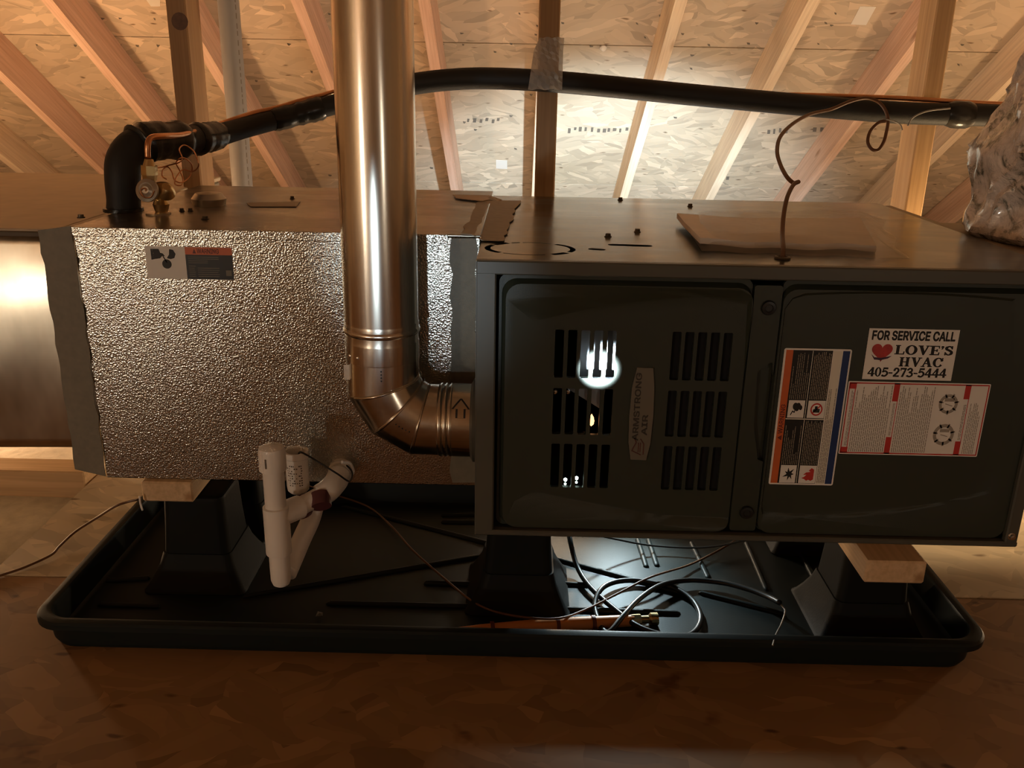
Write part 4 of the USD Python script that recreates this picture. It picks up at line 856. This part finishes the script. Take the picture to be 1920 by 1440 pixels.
wire('switch_wire', 'thin dark wire leading out of the float switch cup', [T(560, 860, 1.36), T(562, 848, 1.352), T(575, 853, 1.345), T(600, 868, 1.34), T(632, 888, 1.34), T(655, 902, 1.36), T(660, 885, 1.395), T(645, 870, 1.405), T(632, 878, 1.40)], .0016, RUBBER)
put('wire_tie', tube(spline([T(640, 866, 1.39), T(655, 868, 1.40), T(662, 884, 1.405), T(654, 896, 1.395)], 6), .003, 8), PVC, tr, True)

# ================================================================== LOOSE THINGS
# manual in a plastic bag on the furnace top
mp = [at(x, y, Z=ZT) for x, y in ((1268, 418), (1311, 468), (1640, 474), (1612, 422))]
mn = thing('instruction_booklet', 'folded paper booklet in a clear plastic bag on the furnace top', 'booklet', tuple(mp[0]))
P = np.zeros((20, 10, 3))
for i in range(20):
    for j in range(10):
        u, w = i / 19, j / 9; p = (mp[0] * (1 - u) + mp[3] * u) * (1 - w) + (mp[1] * (1 - u) + mp[2] * u) * w
        P[i, j] = p + np.array([0, .004 * math.sin(u * 17) * (w > .8), .010 + .004 * meshkit.noise(np.array([[u * 5, w * 3, 1.]]), 4)[0] + .006 * max(0, .25 - u) * 4])
put('booklet', thick(P, (0, 0, -.009)), PAPERB, mn, 40)
P = np.zeros((34, 18, 3)); bp = [at(x, y, Z=ZT) for x, y in ((1276, 412), (1316, 472), (1700, 486), (1650, 408))]
for i in range(34):
    for j in range(18):
        u, w = i / 33, j / 17; p = (bp[0] * (1 - u) + bp[3] * u) * (1 - w) + (bp[1] * (1 - u) + bp[2] * u) * w
        e = min(u, w, 1 - w, 1 - u) ; inside = min(1, e / .10)
        base = .0175 if u < .86 else .0175 * (1 - (u - .86) / .14)
        P[i, j] = p + np.array([.006 * math.sin(w * 14) * (u > .9), .005 * math.sin(u * 21), .0012 + base * inside + .006 * inside * meshkit.fbm(np.array([[u * 9, w * 5, 0.]]), 3, 7)[0]])
put('plastic_bag', thick(P, (0, 0, -.0004)), BAG, mn, 40)

# thermostat wire out of the furnace top
tw = [(1467, 490, 1.37), (1467, 470, 1.37), (1467, 440, 1.38), (1469, 405, 1.42), (1476, 370, 1.46), (1488, 346, 1.50), (1497, 341, 1.52), (1488, 343, 1.53), (1475, 331, 1.55), (1463, 308, 1.60), (1457, 282, 1.65), (1464, 255, 1.72), (1488, 231, 1.80), (1520, 214, 1.88), (1558, 205, 1.93), (1592, 191, 1.95), (1622, 184, 1.96), (1645, 190, 1.96), (1659, 205, 1.955), (1665, 226, 1.95), (1661, 252, 1.945), (1656, 268, 1.94), (1647, 281, 1.94), (1635, 280, 1.94), (1627, 266, 1.945), (1632, 246, 1.95), (1648, 230, 1.95), (1662, 227, 1.945)]
tpts = path(tw); tpts[0] = (gh[0], gh[1], ZT - .03); tpts[1] = (gh[0], gh[1], ZT + .01)
wire('thermostat_wire', 'brown cable rising from the furnace top and looping over the black line', tpts, .0035, BROWNW, 10)
wire('control_wire', 'thin grey wire lying along the black line near the right post', path([(1655, 222, 1.945), (1675, 227, 1.945), (1688, 234, 1.95), (1692, 244, 1.95)]), .0014, GREYW)
wire('control_wire', 'thin grey wire leaving the tape band on the black line at the right', path([(1702, 236, 1.948), (1712, 220, 1.948), (1740, 208, 1.945), (1782, 203, 1.945)]), .0018, GREYW)

# cables in the pan
Zp = .0125
def zp(lst, z0=Zp): return np.array([at(x, y, Z=z0 + dz) for x, y, dz in lst])
c1 = zp([(1066, 992, .10), (1070, 1018, .045), (1082, 1062, .012), (1106, 1100, .004), (1150, 1140, .004), (1200, 1176, .006), (1258, 1193, .004), (1298, 1188, .002), (1314, 1160, 0), (1300, 1127, 0), (1266, 1103, .002), (1226, 1093, .002), (1186, 1088, .003), (1150, 1092, .006), (1126, 1106, .008), (1115, 1135, .002), (1124, 1168, 0), (1140, 1186, .004), (1168, 1155, .013), (1200, 1122, .015), (1240, 1097, .013), (1290, 1088, .008), (1350, 1092, .008), (1400, 1104, .012), (1440, 1119, .018), (1462, 1130, .026)])
wire('power_cord', 'thick black power cord coiled in the pan under the furnace', c1, .0048, RUBBER, 12, 'cord')
wire('bent_rod', 'bright bent metal wire leaning over the front rim of the pan', [at(1455, 1125, Z=.036), at(1468, 1138, Z=.034), at(1472, 1148, Z=.034), at(1465, 1170, Z=.036), at(1455, 1190, Z=.048), at(1449, 1210, Z=.062)], .0016, STEELW)
c2 = zp([(560, 905, .05), (620, 925, .02), (690, 950, .003), (735, 988, .002), (772, 1030, .004), (830, 1082, .006), (890, 1130, .010), (950, 1152, .022), (1040, 1160, .022), (1100, 1142, .006), (1160, 1112, .010), (1220, 1082, .016), (1290, 1060, .004), (1340, 1036, .004), (1378, 1014, .01)])
wire('low_voltage_wire', 'long thin brown wire trailing along the pan floor in front of the middle riser', c2, .0021, BROWNW)
c3 = zp([(1120, 1004, .05), (1160, 1012, .03), (1215, 1022, .012), (1290, 1027, .01), (1345, 1024, .02), (1400, 1012, .04)])
wire('low_voltage_wire', 'thin black wire just below the bottom edge of the furnace', c3, .002, RUBBER)
c4 = [at(-120, 1112, Z=.003), at(-40, 1090, Z=.003), at(0, 1079, Z=.003), at(45, 1064, Z=.003), at(95, 1041, Z=.004), at(112, 1024, Z=.005), at(140, 998, Z=.012), at(180, 972, Z=.03), at(215, 950, Z=.058), at(236, 942, Z=.0625), at(262, 936, Z=.05), at(300, 930, Z=.03), at(360, 925, Z=.012), at(420, 923, Z=.012), at(490, 932, Z=.012), at(540, 925, Z=.014)]
wire('low_voltage_wire', 'thin brown wire crossing the left floor and the rim of the pan', c4, .0024, BROWNW)
for nm, px, py, Y, lab in (('wire_stub', 268, 948, 1.40, 'white frayed wire end hanging at the left wood block'), ):
    e = at(px, py, Y=Y); wire(nm, lab, [e + (-.002, -.004, .02), e + (-.001, -.006, .006), e + (.001, -.006, -.006)], .0018, PVC)

# orange stick with brass end lying along the front of the pan
o0, o1 = at(800, 1187, Z=.016), at(1188, 1163, Z=.016)
d = (o1 - o0); L = np.linalg.norm(d)
ot = thing('orange_stick', 'orange tapered stick with dark bands lying along the front of the pan', 'tool', tuple(o0))
u0 = d / L
put('shaft', tube([o0, o0 + d * .25, o0 + d * .55, o1], [.003, .0090, .0125, .0100], 16), ORANGEP, ot, 40)
for s in (.31, .625, .80): put('band', tube([o0 + d * (s - .008), o0 + d * (s + .010)], .0131, 16), DARKRED, ot)
put('ferrule', cat(tube([o1 - u0 * .005, o1 + u0 * .012], [.0105, .0105], 8), tube([o1 + u0 * .012, o1 + u0 * .026, o1 + u0 * .030, o1 + u0 * .042], [.007, .007, .011, .011], 12)), BRASS, ot, 30)
